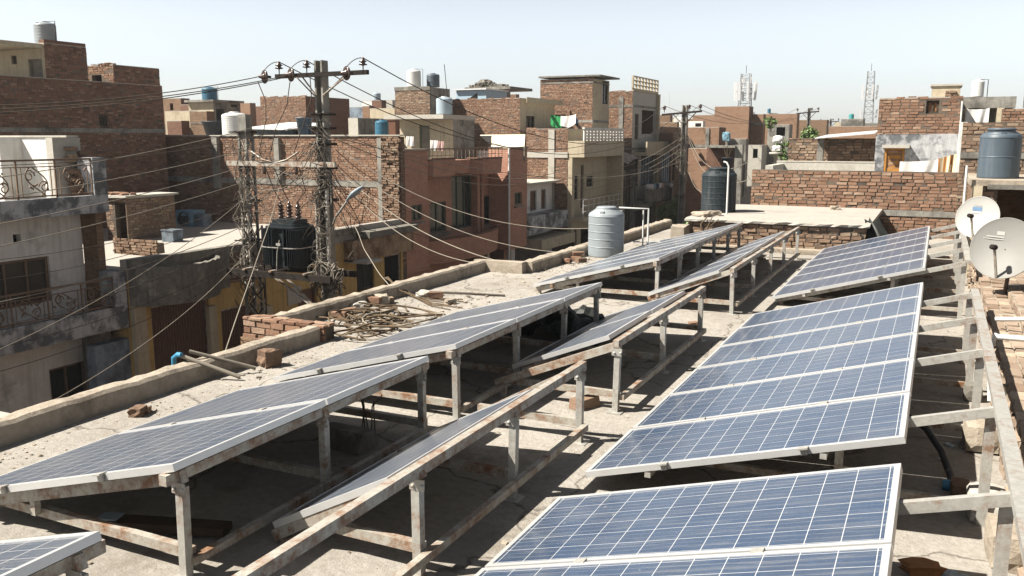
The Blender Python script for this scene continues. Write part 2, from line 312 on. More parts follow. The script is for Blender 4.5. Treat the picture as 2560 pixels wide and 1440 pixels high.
# ---------------------------------------------------------------- masonry
def bricks(mb, o, u, v, n, W, H, holes=(), mi=0, L=.212, hc=.084, prot=(.0, .016), gap=.017, miss=.015, j=.004):
    """lay single bricks over a W x H field: o corner, u along the course, v up, n outwards"""
    o, u, v, n = Vector(o), Vector(u), Vector(v), Vector(n); k = 0; z = 0.0
    while z < H - .02:
        g2 = gap * 1.7; a = -(L + g2) * (.5 if k % 2 else 0) - ru(0, .03); h = min(hc - gap, H - z)
        while a < W:
            l = L * ru(.88, 1.1) if rnd() > .14 else L * .5; a0, a1 = max(a, 0), min(a + l, W); a += l + g2
            if a1 - a0 < .03 or rnd() < miss: continue
            if any(a0 < q[1] and a1 > q[0] and z < q[3] and z + h > q[2] for q in holes): continue
            p = ru(*prot); dz = ru(-.005, .005); back = -.02
            vs = []
            for dep in (back, p):
                for (aa, zz) in ((a0, z), (a1, z), (a1, z + h), (a0, z + h)):
                    vs.append(o + u * (aa + ru(-j, j)) + v * (zz + dz + ru(-j, j)) + n * (dep + ru(-j, j)))
            mb.idx(vs, [(4, 5, 6, 7), (0, 1, 5, 4), (1, 2, 6, 5), (2, 3, 7, 6), (3, 0, 4, 7)], mi, rnd())
        z += hc; k += 1
def field(mb, o, u, v, n, W, H, holes=(), mi=0, dep=.16):
    """plane with openings and their reveals; faces outwards along n"""
    o, u, v, n = Vector(o), Vector(u), Vector(v), Vector(n)
    us = sorted({0, W} | {min(max(q[i], 0), W) for q in holes for i in (0, 1)}); vs = sorted({0, H} | {min(max(q[i], 0), H) for q in holes for i in (2, 3)})
    fl = u.cross(v).dot(n) < 0
    def quad(pts): mb.face(pts[::-1] if fl else pts, mi)
    for i in range(len(us) - 1):
        for k in range(len(vs) - 1):
            cu, cv = (us[i] + us[i + 1]) / 2, (vs[k] + vs[k + 1]) / 2
            if any(q[0] < cu < q[1] and q[2] < cv < q[3] for q in holes): continue
            quad([o + u * a + v * b for a, b in ((us[i], vs[k]), (us[i + 1], vs[k]), (us[i + 1], vs[k + 1]), (us[i], vs[k + 1]))])
    for q in holes:
        a0, a1, b0, b1 = q[:4]; c = [o + u * a + v * b for a, b in ((a0, b0), (a1, b0), (a1, b1), (a0, b1))]
        for i in range(4):
            p, r = c[i], c[(i + 1) % 4]; quad([p, p - n * dep, r - n * dep, r][::-1])
XP, YM, ZP = Vector((1, 0, 0)), Vector((0, -1, 0)), Vector((0, 0, 1))
def opening(par, o, u, v, n, q, dep=.16):
    """fill a hole of a wall: w window, d door, s shutter, o left open"""
    a0, a1, b0, b1, kind = q[:5]; pane = q[5] if len(q) > 5 else None; fr = q[6] if len(q) > 6 else None
    o, u, v, n = Vector(o), Vector(u), Vector(v), Vector(n)
    def pt(a, b, d): return o + u * a + v * b - n * d
    if kind == 'o': return
    d = dep * .55; t = .055; mb = MB()
    for (pa, pb) in (((a0, b0 + t / 2), (a1, b0 + t / 2)), ((a0, b1 - t / 2), (a1, b1 - t / 2)), ((a0 + t / 2, b0 + t), (a0 + t / 2, b1 - t)), ((a1 - t / 2, b0 + t), (a1 - t / 2, b1 - t))):
        mb.bar(pt(*pa, d), pt(*pb, d), t, .07, up=n if False else (v if abs(pa[1] - pb[1]) < 1e-6 else u))
    if kind == 'w':
        for k in range(1, max(2, int((a1 - a0) / .55 + .5))):
            a = a0 + (a1 - a0) * k / max(2, int((a1 - a0) / .55 + .5)); mb.bar(pt(a, b0 + t, d), pt(a, b1 - t, d), .035, .05, up=u)
    nm = {'w': 'window', 'd': 'door', 's': 'shutter'}[kind]
    f = mb.build(nm, M[fr or {'w': 'dark_wood', 'd': 'grey_wood', 's': 'rusty_steel'}[kind]], par)
    p = MB(); dd = d + .02
    if kind == 's':
        k = int((a1 - a0) / .09)
        for i in range(k):
            x0 = a0 + t + (a1 - a0 - 2 * t) * i / k; x1 = a0 + t + (a1 - a0 - 2 * t) * (i + 1) / k; xm = (x0 + x1) / 2
            p.face([pt(x0, b0, dd), pt(xm, b0, dd - .03), pt(xm, b1, dd - .03), pt(x0, b1, dd)]); p.face([pt(xm, b0, dd - .03), pt(x1, b0, dd), pt(x1, b1, dd), pt(xm, b1, dd - .03)])
        p.build('slats', M[pane or 'shutter_steel'], f)
    else:
        p.face([pt(a0 + t, b0 + t, dd), pt(a1 - t, b0 + t, dd), pt(a1 - t, b1 - t, dd), pt(a0 + t, b1 - t, dd)])
        if kind == 'd':
            for bb in (b0 + (b1 - b0) * .3, b0 + (b1 - b0) * .72): p.bar(pt(a0 + t + .05, bb, dd - .012), pt(a1 - t - .05, bb, dd - .012), .02, .09)
        p.build('pane' if kind == 'w' else 'leaf', M[pane or {'w': 'window_glass', 'd': 'grey_wood'}[kind]], f)
def house(name, label, cat, x0, x1, y0, y1, z0, z1, mat, hy=(), hx=(), group=None, mx=None, laid=None, laidx=None, top='pale_roof', bands=(), par=0.0, bandmat='concrete', loc=None):
    """hollow block: -Y face (holes hy in absolute x,z) and +X face (holes hx in absolute y,z); laid = material of single modelled bricks on the -Y face"""
    T = thing(name, label, cat, loc or ((x0 + x1) / 2, (y0 + y1) / 2, z0), group)
    W, D, H = x1 - x0, y1 - y0, z1 - z0; w = MB()
    qy = [(a - x0, b - x0, c - z0, d - z0, *r) for a, b, c, d, *r in hy]; qx = [(a - y0, b - y0, c - z0, d - z0, *r) for a, b, c, d, *r in hx]
    field(w, (x0, y0, z0), XP, ZP, YM, W, H, qy, 2 if laid else 0); field(w, (x1, y0, z0), -YM, ZP, XP, D, H, qx, 1)
    w.face([(x0, y1, z0), (x0, y0, z0), (x0, y0, z1), (x0, y1, z1)][::-1]); w.face([(x1, y1, z0), (x0, y1, z0), (x0, y1, z1), (x1, y1, z1)])
    if laid:
        zs = max(z0, -2.2); bricks(w, (x0, y0, zs), XP, ZP, YM, W, z1 - zs, [(a, b, c - (zs - z0), d - (zs - z0)) for a, b, c, d, *_ in qy], 3)
    if laidx:
        zs = max(z0, laidx[1]); ya = max(y0, laidx[2] if len(laidx) > 2 else y0); bricks(w, (x1, ya, zs), -YM, ZP, XP, y1 - ya, z1 - zs, [(a - (ya - y0), b - (ya - y0), c - (zs - z0), d - (zs - z0)) for a, b, c, d, *_ in qx], 4)
    if laid:   # uneven last course
        a_ = x0
        while a_ < x1 - .1:
            l_ = ru(.15, .45)
            if rnd() < .62: w.box(a_ + .01, min(a_ + l_, x1), y0 + .0, y0 + .11, z1 + .001, z1 + ru(.03, .085), 3, rnd(), .008)
            a_ += l_ + ru(0, .1)
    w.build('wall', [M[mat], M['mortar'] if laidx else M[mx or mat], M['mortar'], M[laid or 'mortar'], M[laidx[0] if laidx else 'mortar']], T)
    r = MB(); r.box(x0 + .003, x1 - .003, y0 + .003, y1 - .003, z1 - .02 - par, z1 + .03 - par)
    if par:
        for (a, b, c, d) in ((x0, x1, y0 + .0, y0 + .2), (x0, x1, y1 - .2, y1), (x0, x0 + .2, y0 + .2, y1 - .2), (x1 - .2, x1, y0 + .2, y1 - .2)): r.box(a - .004, b + .004, c - .004, d + .004, z1 - .01, z1 + .035)
    r.build('roof', M[top], T)
    for i, bd in enumerate(bands):
        za, zb = bd[:2]; m_ = MB(); m_.box(x0, x1 + .02, y0 - .02, y1, za, zb); m_.build('concrete_band', M[bandmat], T)
    for q in qy: opening(T, (x0, y0, z0), XP, ZP, YM, q)
    for q in qx: opening(T, (x1, y0, z0), -YM, ZP, XP, q)
    return T
def slab(T, name, mat, *b):
    m = MB()
    for q in b: m.box(*q)
    return m.build(name, M[mat], T)
# ---------------------------------------------------------------- own roof
f = MB(); nx, ny = 74, 264
def zrel(x, y): return .012 * math.sin(x * 1.7 + .6 * y) * math.sin(y * .9) + .006 * math.sin(5.1 * x + 2) * math.sin(4.3 * y)
vs = []; x0, x1, y0, y1 = -7.55, 1.6, -2.5, 24.2
for k in range(ny + 1):
    for i in range(nx + 1):
        x = x0 + (x1 - x0) * i / nx; y = y0 + (y1 - y0) * k / ny; vs.append((x, y, zrel(x, y) * .5))
fs = []
for k in range(ny):
    for i in range(nx):
        x = x0 + (x1 - x0) * (i + .5) / nx; y = y0 + (y1 - y0) * (k + .5) / ny
        if x < -6.72 and not (8.3 < y < 14.0): continue
        fs.append((k * (nx + 1) + i, k * (nx + 1) + i + 1, (k + 1) * (nx + 1) + i + 1, (k + 1) * (nx + 1) + i))
f.idx(vs, fs, 0, .5, True)
struct(f.build('roof_floor', M['roof_screed']))
T = thing('brick_house', 'low brick house whose flat screed roof carries the rows of solar panels', 'house', (-3, 10, STREET))
b = MB(); b.prism([(-6.75, -2.5), (1.6, -2.5), (1.6, 24.2), (-6.75, 24.2), (-6.75, 14.25), (-7.75, 14.25), (-7.75, 8.1), (-6.75, 8.1)], STREET, -.05); b.build('wall', M['brick_brown'], T)
def parapet(y0, y1, xi, w=.21, h=.195, name='parapet', label='', seed=0):
    """rendered low wall with a worn, wavy top"""
    m = MB(); n = max(4, int((y1 - y0) / .12)); ring = []
    for k in range(n + 1):
        y = y0 + (y1 - y0) * k / n; dx, dz = ru(-.007, .007), ru(-.008, .007)
        ring.append([(xi + ru(-.01, .01), y, -.3), (xi + ru(-.012, .012), y, .02), (xi + dx - .01, y, h + dz - .03), (xi + dx - .04, y, h + dz), (xi - w + .03 + dx, y, h + dz + ru(-.012, .012)), (xi - w + dx, y, h + dz - .03), (xi - w, y, -.3)])
    vs = [p for r_ in ring for p in r_]; c = 7
    m.idx(vs, [(k * c + i, (k + 1) * c + i, (k + 1) * c + i + 1, k * c + i + 1) for k in range(n) for i in range(c - 1)])
    m.face(ring[0]); m.face(ring[-1][::-1])
    return one(m, name, M['parapet_render'], label, 'parapet', loc=(xi, (y0 + y1) / 2, 0))
parapet(-2.5, 8.15, -6.52, label='long worn kerb-like roof parapet on the street side nearest the viewer')
parapet(8.25, 14.0, -7.35, label='set-back middle stretch of street parapet beside the heap of old cables')
parapet(14.22, 23.5, -6.5, .26, label='far stretch of street parapet passing the grey water tank')
m = MB(); m.box(-7.6, -6.62, 14.0, 14.22, -.3, .20, j=.012); one(m, 'parapet_return', M['parapet_render'], 'short return of roof parapet joining its middle and far stretches', 'parapet')
m = MB(); m.box(-7.72, -6.5, 8.17, 8.38, -.8, .19); bricks(m, (-7.74, 8.17, -.75), XP, ZP, YM, 1.26, .95, mi=1, prot=(.01, .035), gap=.016); bricks(m, (-7.74, 8.15, .19), XP, -YM, ZP, 1.26, .25, mi=1, hc=.12, prot=(.0, .02)); one(m, 'brick_parapet_end', [M['mortar'], M['laid_brick']], 'bare brick end of street parapet with weathered courses showing', 'parapet')
# right-hand brick parapet
m = MB(); m.box(.62, 1.5, 1.5, 16.7, 0, .58); m.box(.86, 1.5, 1.5, 16.7, .58, .66)
bricks(m, (.62, 16.7, 0), YM, ZP, -XP, 15.2, .58, mi=1, prot=(-.01, .05), gap=.022, j=.014, miss=.12); bricks(m, (.60, 1.5, .58), -YM, XP, ZP, 15.2, .26, mi=1, hc=.125, prot=(.0, .025), gap=.016, j=.008); bricks(m, (.87, 1.5, .66), -YM, XP, ZP, 15.2, .6, mi=1, hc=.125, prot=(.0, .025), gap=.016, j=.008, miss=.06)
bricks(m, (.86, 16.7, .58), YM, ZP, -XP, 15.2, .08, mi=1, prot=(.0, .02))
one(m, 'brick_parapet', [M['parapet_render'], M['laid_brick_dusty']], 'thick crumbling brick parapet along the right edge behind the steel rail', 'parapet')
# ---------------------------------------------------------------- solar panels and their racks
ORD = ['nearest', 'second', 'third', 'fourth', 'fifth', 'sixth', 'seventh']
def panel(xl, zl, xh, zh, y0, y1, nc, nd, label, group, clamps=1, gapl=.02, mat='solar_cells_dust_glare'):
    e = Vector((xh - xl, 0, zh - zl)); L = e.length; e.normalize(); n = Vector((-e.z, 0, e.x)); d = Vector((0, 1, 0)); W = y1 - y0
    dz = ru(-.004, .004); o = Vector((xl, y0, zl + dz)); T = thing('solar_panel', label, 'solar panel', tuple(o), group)
    def q(a, b, h): return o + e * a + d * b + n * h
    t, h = .032, .042; m = MB(); c = h / 2
    m.bar(q(0, t / 2, c), q(L, t / 2, c), t, h, up=n); m.bar(q(0, W - t / 2, c), q(L, W - t / 2, c), t, h, up=n)
    m.bar(q(t / 2, t, c), q(t / 2, W - t, c), t, h, up=n); m.bar(q(L - t / 2, t, c), q(L - t / 2, W - t, c), t, h, up=n); m.build('frame', M['aluminium'], T)
    s = MB(); k = h - .004; mg = .02
    s.face([q(a, b, k) for a, b in ((t, t), (L - t, t), (L - t, W - t), (t, W - t))], 0, uv=[(-mg * nc / L * 1, -mg * nd / W), (nc + mg * nc / L, -mg * nd / W), (nc + mg * nc / L, nd + mg * nd / W), (-mg * nc / L, nd + mg * nd / W)])
    s.face([q(a, b, k - .008) for a, b in ((t, W - t), (L - t, W - t), (L - t, t), (t, t))], 1); s.build('cell_sheet', [M[mat], M['pale_cement']], T)
    if clamps:
        for a in (L * .28, L * .72):
            c_ = MB(); c_.bar(q(a - .03, -.012, h + .002), q(a + .03, -.012, h + .002), .05, .01, up=n); c_.bar(q(a - .02, -.012, h / 2), q(a + .02, -.012, h / 2), .012, h, up=n); c_.build('clamp', M['galv_steel'], T)
    return T
def rack(label, group, rowx, frames, rail_top=None, rails=(), bottom=None, midx=None, base=.13, st='rusty_steel', wp=.052, lowpost=True, hx=None):
    """steel table: at each y a tall post, a short post, a sloping beam and a tie low down"""
    xl, zl, xh, zh = rowx; T = thing('panel_rack', label, 'panel rack', ((xl + xh) / 2, frames[0], 0), group); sl = (zh - zl) / (xh - xl)
    for y in frames:
        zt = zh - .10
        m = MB(); m.bar((xh, y, 0), (xh + ru(-.012, .012), y + ru(-.01, .01), zt), wp, wp, up=(0, 1, 0)); m.box(xh - .07, xh + .07, y - .07, y + .07, 0, .008); m.box(xh - .035, xh + .06, y - wp / 2 - .006, y - wp / 2 - .0005, zt - .03, zt + .035); m.lathe([(.011, 0), (.011, .01), (0, .01)], (xh + .05, y - wp / 2 - .006, zt), 6, axis=(0, -1, 0)); m.lathe([(.011, 0), (.011, .01), (0, .01)], (xh - .01, y - wp / 2 - .006, zt - .005), 6, axis=(0, -1, 0)); m.build('post', M['galv_steel'], T)
        if lowpost:
            m = MB(); m.bar((xl + .06, y, 0), (xl + .06, y, zl - .06), wp, wp, up=(0, 1, 0)); m.build('post', M[st], T)
        m = MB(); m.bar((xl - .02, y, zl - .045 - .02 * sl), (xh + .03, y, zh - .045 + .03 * sl), .05, .07); m.build('sloping_beam', M[st], T)
        m = MB(); m.bar((xl + .06, y + .055, base), (xh, y + .055, base), .05, .06); m.build('tie_beam', M['rusty_steel'], T)
        if midx:
            m = MB(); zm = zl + (midx - xl) * sl - .08; m.bar((midx, y, base), (midx, y, zm), .042, .042, up=(0, 1, 0)); m.build('post', M[st], T)
    for (p, q_, w, h, s_) in rails:
        m = MB(); pts = [Vector(a) for a in p] if q_ is None else [Vector(p), Vector(q_)]
        for a, b2 in zip(pts, pts[1:]): m.bar(a, b2, w, h)
        m.build('rail', M[s_], T)
    return T
G = 'solar panels mounted on the roof'; GR = 'steel panel racks on the roof'
# left row: broad panels tilted towards the street
AX = (-5.56, .12, -3.55, .66)
def rowA(name, y0, n, pitch, off=0.0, nd=12, frames=None, far=None):
    xl, zl, xh, zh = AX; xl += off; xh += off
    for k in range(n):
        lab = f'dusty grey solar panel, {ORD[k]} from the viewer in the {name} table of the left row' if n > 1 else f'dusty grey solar panel cut by the lower left corner of the photo'
        panel(xl, zl + .0, xh, zh, y0 + k * pitch, y0 + (k + 1) * pitch - .02, 10, nd, lab, G)
    fr = frames or [y0 + .1 + k * (n * pitch - .2) / max(1, n) for k in range(n + 1)]
    sl = (zh - zl) / (xh - xl); xb = xh - .05
    rack(f'rusty steel rack under the {name} table of the left row', GR, (xl, zl - .005, xb, zh - .02), fr, midx=-4.85 + off,
         rails=[((xh - .06, y0 - .03, zh - .05), (xh - .06, y0 + n * pitch + .03, zh - .05), .055, .06, 'rusty_steel'), ((xl + .3, y0, zl + .3 * sl - .045), (xl + .3, y0 + n * pitch, zl + .3 * sl - .045), .04, .05, 'rusty_steel'),
                ((xb + .03, y0 + .1, .10), (xb + .03, y0 + n * pitch - .1, .10), .045, .045, 'rusty_steel')])
rowA('corner', -.3, 1, 2.5, .50, frames=[-.1, 2.1]) if False else None
panel(-5.15, .14, -3.14, .70, 1.07, 2.39, 10, 12, 'dusty grey solar panel cut off by the lower left corner of the photo', G)
rack('rusty steel rack under the corner panel at the lower left', GR, (-5.15, .135, -3.18, .68), [1.2, 2.29], midx=-4.35, rails=[((-3.20, 1.0, .65), (-3.20, 2.43, .65), .055, .06, 'rusty_steel')])
rowA('near', 3.17, 2, 1.315, frames=[3.25, 4.49, 5.74])
rowA('middle', 6.22, 3, 1.20, frames=[6.3, 7.5, 8.7, 9.75])
rowA('far', 12.2, 6, 1.01, .0, frames=[12.28, 13.5, 14.7, 15.9, 17.1, 18.15])
# middle row: narrow panels below a rail standing free at the high side
BX = (-3.46, .115, -2.60, .55)
def rowB(name, y0, n, pitch, ry0, ry1, frames, nc=6, nd=12, BX=(-3.62, .175, -2.62, .575)):
    xl, zl, xh, zh = BX
    for k in range(n):
        lab = f'narrow dusty solar panel, {ORD[k]} from the viewer in the {name} table of the middle row' if n > 1 else 'single narrow solar panel lying steeply below the long rusty rail in the foreground'
        panel(xl, zl, xh, zh, y0 + k * pitch, y0 + (k + 1) * pitch - .02, nc, nd, lab, G, clamps=0)
    T = rack(f'rusty rack with free standing rail, {name} table of the middle row', GR, (xl, zl, -2.44, .655), frames, lowpost=True, base=.15,
             rails=[((-2.44, ry0, .63), (-2.44, ry1, .63), .055, .062, 'rusty_steel'), ((-2.385, frames[0], .14), (-2.385, frames[-1], .14), .045, .05, 'rusty_steel'), ((xl + .12, y0, zl + .01), (xl + .12, y0 + n * pitch, zl + .01), .04, .04, 'rusty_steel')])
rowB('near', 3.80, 1, 1.95, 1.9, 6.32, [2.55, 3.83, 5.02, 6.25], BX=(-3.445, .095, -2.60, .53))
rowB('second', 7.46, 2, 1.36, 7.1, 10.3, [7.13, 8.6, 10.2])
rowB('far', 11.95, 5, 1.16, 11.9, 18.2, [12.0, 13.5, 15.0, 16.5, 18.1])
# right row: blue panels, rail beyond their high edge near the brick parapet
CX = (-2.03, .10, -.05, .665)
def rowC(name, y0, n, pitch, frames, rail, lows=None):
    xl, zl, xh, zh = CX; sl = (zh - zl) / (xh - xl); xr = .43
    for k in range(n):
        panel(xl + ru(-.006, .006), zl, xh, zh, y0 + k * pitch, y0 + (k + 1) * pitch - .022, 12, 6, f'blue gridded solar panel, {ORD[k]} from the viewer in the {name} table of the right row', G, mat='solar_cells')
    T = thing('panel_rack', f'pale steel rack and rail under the {name} table of the right row', 'panel rack', (-.8, frames[0], 0), GR)
    for y in frames:
        m = MB(); m.bar((xl + .02, y, zl - .035), (xr, y, zl + (xr - xl) * sl - .035), .042, .06); m.build('sloping_beam', M['galv_steel'], T)
        m = MB(); m.bar((xr - .02, y + .05, 0), (xr - .02, y + .05, .77), .06, .05, up=(0, 1, 0)); m.build('post', M['galv_steel'], T)
        m = MB(); m.bar((xl + .1, y, 0), (xl + .1, y, zl - .05), .05, .05, up=(0, 1, 0)); m.build('post', M['rusty_steel'], T)
        m = MB(); m.bar((-.45, y, 0), (-.45, y, zl + (-.45 - xl) * sl - .07), .05, .05, up=(0, 1, 0)); m.build('post', M['galv_steel'], T)
        m = MB(); m.bar((xl + .1, y + .06, .12), (xr, y + .06, .12), .045, .05); m.build('tie_beam', M['rusty_steel'], T)
    m = MB()
    for a, b2 in zip(rail, rail[1:]): m.bar((xr + .02, a[0], a[1]), (xr + .02, b2[0], b2[1]), .075, .045)
    m.build('rail', M['galv_steel'], T)
    for xx in (-1.6, -.5):
        m = MB(); m.bar((xx, y0, zl + (xx - xl) * sl - .03), (xx, y0 + n * pitch, zl + (xx - xl) * sl - .03), .04, .035); m.build('purlin', M['galv_steel'], T)
rowC('near', .72, 4, 1.045, [2.9, 4.45], [(1.0, .80), (5.2, .80)])
rowC('middle', 5.36, 6, 1.022, [5.9, 7.55, 8.95, 10.35], [(5.2, .80), (10.45, .80)])
rowC('far', 12.85, 6, 1.045, [13.0, 14.6, 16.0, 17.4, 18.8], [(12.9, .80), (15.0, .84), (16.6, .83), (17.8, .79), (19.0, .71)])
# ---------------------------------------------------------------- water tanks and other roof things
def tank(name, label, c, r, h, mat, ribs=5, lid=None, group='water tanks on the rooftops', pipe=None, taper=.97, seg=28, neck=.34):
    T = thing(name, label, 'water tank', tuple(c), group); c = Vector(c); pr = [(0, 0), (r * taper, 0), (r * .99, h * .02)]; hb = h * .84
    for k in range(ribs):
        z0 = h * .06 + (hb - h * .08) * k / ribs; z1 = h * .06 + (hb - h * .08) * (k + 1) / ribs; dz = (z1 - z0)
        e = min(.02, dz * .12); pr += [(r * .985, z0), (r * .985, z0 + e * .3), (r * .985, z1 - e * 1.4), (r * .985, z1 - e * 1.1), (r, z1 - e * .8), (r, z1 - e * .35), (r * .986, z1 - e * .05)]
    pr += [(r * .98, hb), (r * .93, hb + h * .03), (r * .62, h * .94), (r * neck * 1.2, h * .95), (r * neck * 1.2, h * .97)]
    b = MB(); b.lathe(pr, c, seg)
    for k in range(3):
        an = k * 2.09 + .6; p = c + Vector((math.cos(an) * r * .8, math.sin(an) * r * .8, hb + h * .04)); b.box(p.x - r * .1, p.x + r * .1, p.y - r * .1, p.y + r * .1, p.z - h * .06, p.z + h * .035)
    b.build('body', M[mat], T)
    l = MB(); l.lathe([(0, h * 1.0), (r * neck * .95, h * .998), (r * neck * 1.12, h * .985), (r * neck * 1.14, h * .955), (r * neck * 1.0, h * .95)][::-1], c, seg); l.build('lid', M[lid or mat], T)
    if pipe:
        p = MB(); s = pipe; z = h * .97; p.tube([c + Vector((s * .2 * r, 0, z)), c + Vector((s * r * 1.5, 0, z)), c + Vector((s * r * 1.5, -.02, -.1 * h))], max(.012, r * .035), 6); p.build('pipe', M['pipe_white' if r < .5 and c.z < 2 else 'dark_iron'], T)
    return T
def tank_px(name, label, px0, px1, pt, pb, y, mat, **k):
    c = at((px0 + px1) / 2, pb, y=y); r = (X(px1, y, pb) - X(px0, y, pb)) / 2 * .94; h = Zy((px0 + px1) / 2, pt, y) - c.z
    return tank(name, label, (c.x, y, c.z), r, h, mat, **k)
tank('water_tank', 'ribbed light grey plastic tank standing on the panel roof by the street parapet', (-6.10, 17.0, 0), .375, 1.03, 'tank_grey', ribs=5, neck=.5)
T = thing('water_pipe', 'pale riser pipes with an elbow behind the light grey tank', 'pipe', (-5.6, 17.3, 0))
m = MB(); m.tube([(-5.95, 17.35, .98), (-5.36, 17.5, .97), (-5.36, 17.5, 0)], .022); m.build('riser', M['pipe_white'], T); m = MB(); m.tube([(-5.48, 17.55, .93), (-5.48, 17.55, 0)], .018); m.build('riser', M['pipe_white'], T)
m = MB(); m.tube([(-5.7, 17.6, .25), (-4.3, 18.6, .22)], .016); m.build('feed_pipe', M['pipe_white'], T)
# ---------------------------------------------------------------- annex with flat slab, far roof wall
T = thing('roof_annex', 'low brick room with flat pale slab at the end of the panel roof', 'annex', (-3.2, 20, 0))
m = MB(); m.box(-4.95, -1.25, 19.22, 23.4, 0, .60, 0); bricks(m, (-4.95, 19.22, 0), XP, ZP, YM, 3.7, .60, mi=1, prot=(.0, .03), gap=.02, j=.008); bricks(m, (-1.25, 19.22, 0), -YM, ZP, XP, 3.0, .6, mi=1)
m.build('wall', [M['mortar'], M['laid_brick_brown']], T)
m = MB(); ring = []
for k in range(29):
    x = -5.02 + 3.85 * k / 28; ring.append([(x, 19.14 + ru(-.02, .03), .595), (x, 19.13 + ru(-.02, .03), .645 + ru(-.01, .01)), (x, 19.3, .665), (x, 23.5, .68), (x, 23.5, .59)])
m.idx([p for r_ in ring for p in r_], [(k * 5 + i, (k + 1) * 5 + i, (k + 1) * 5 + i + 1, k * 5 + i + 1) for k in range(28) for i in range(4)]); m.face(ring[0]); m.face(ring[-1][::-1]); m.build('slab', M['pale_roof'], T)
m = MB(); m.box(-5.2, -4.9, 18.7, 19.2, 0, .5, j=.02); m.box(-4.9, -1.2, 19.0, 19.2, 0, .10, j=.015); m.build('plinth', M['parapet_render'], T)
tank('water_tank', 'tall ribbed black tank standing on the flat slab of the annex', (X(1797, 21.0, 480), 21.0, .67), .415, 1.06, 'tank_black', ribs=6, neck=.55, lid='tank_black')
m = MB(); p = Vector((X(1819, 20.4, 480), 20.4, .67)); m.tube([(p.x, p.y, .66), (p.x, p.y, 1.78), (p.x - .05, p.y, 1.86), (p.x - .12, p.y, 1.88)], .022, 8); one(m, 'vent_pipe', M['pipe_white'], 'white vent pipe standing upright in front of the black tank', 'pipe')
for k, (x, y, s) in enumerate(((-4.75, 19.6, .22), (-4.55, 19.9, .17), (-2.2, 22.7, .12))):
    m = MB(); m.rock((x, y, .72), s, s * .7, .06, 0, .4, ru(0, 3)); one(m, 'stone_slab', M['parapet_render'], ['flat broken stone lying at the left edge of the annex slab', 'smaller broken stone beside the foot of the black tank', 'lone brick bat near the far wall on the annex slab'][k], 'stone')
m = MB(); pts = [(-4.5, 19.15, .72), (-4.62, 19.02, .55), (-4.58, 19.0, .3), (-4.66, 18.98, .02)]; m.tube(pts, .018); m.tube([(-4.4, 19.12, .7), (-4.5, 19.0, .42), (-4.35, 19.02, .5)], .012); m.tube([(-4.25, 19.1, .66), (-4.55, 19.04, .4), (-4.28, 19.02, .2)], .012); one(m, 'cut_cable', M['cable_brown'], 'old cut cables dangling over the left corner of the annex wall', 'cable')
T = thing('tarp_bundle', 'dark tarpaulin draped over the right corner of the annex', 'tarpaulin', (-1.15, 19.4, 0)); m = MB(); n = 12; vs = []
for k in range(n + 1):
    t = k / n
    for i in range(7):
        s = i / 6; vs.append((-1.32 + .75 * s * (.35 + .65 * t) + .03 * math.sin(9 * s + 5 * t), 19.15 + .5 * (1 - t) + .12 * math.sin(7 * s), .74 - t * .62 * (.5 + .5 * s) + .05 * math.sin(11 * s + 3)))
m.idx(vs, [(k * 7 + i, k * 7 + i + 1, (k + 1) * 7 + i + 1, (k + 1) * 7 + i) for k in range(n) for i in range(6)], 0, .5, True); m.build('sheet', M['tarp_black'], T)
def wall_thing(name, label, x0, x1, y, z0, z1, laid='laid_brick', th=.3, cat='wall', bands=(), group=None, holes=()):
    T = thing(name, label, cat, ((x0 + x1) / 2, y, z0), group); m = MB(); q = [(a - x0, b - x0, c - z0, d - z0, *r) for a, b, c, d, *r in holes]
    field(m, (x0, y, z0), XP, ZP, YM, x1 - x0, z1 - z0, q); m.box(x0, x1, y + th - .02, y + th, z0, z1); m.box(x0, x1, y + .004, y + th - .021, z1 - .02, z1); m.box(x1 - .01, x1, y + .004, y + th - .021, z0, z1 - .021); m.box(x0, x0 + .01, y + .004, y + th - .021, z0, z1 - .021)
    bricks(m, (x0, y, z0), XP, ZP, YM, x1 - x0, z1 - z0, [k[:4] for k in q], mi=1, prot=(.0, .02), gap=.018, j=.006); bricks(m, (x1, y, z0), -YM, ZP, XP, th, z1 - z0, mi=1)
    m.build('wall', [M['mortar'], M[laid]], T)
    for a, b in bands:
        k = MB(); k.box(x0, x1 + .02, y - .03, y + th, a, b); k.build('concrete_band', M['concrete'], T)
    for k in q: opening(T, (x0, y, z0), XP, ZP, YM, k)
    return T
wall_thing('brick_wall', 'long red brick wall closing the panel roof behind the black tank', -4.40, .48, 23.5, 0, 1.60, bands=[(.52, .66)])
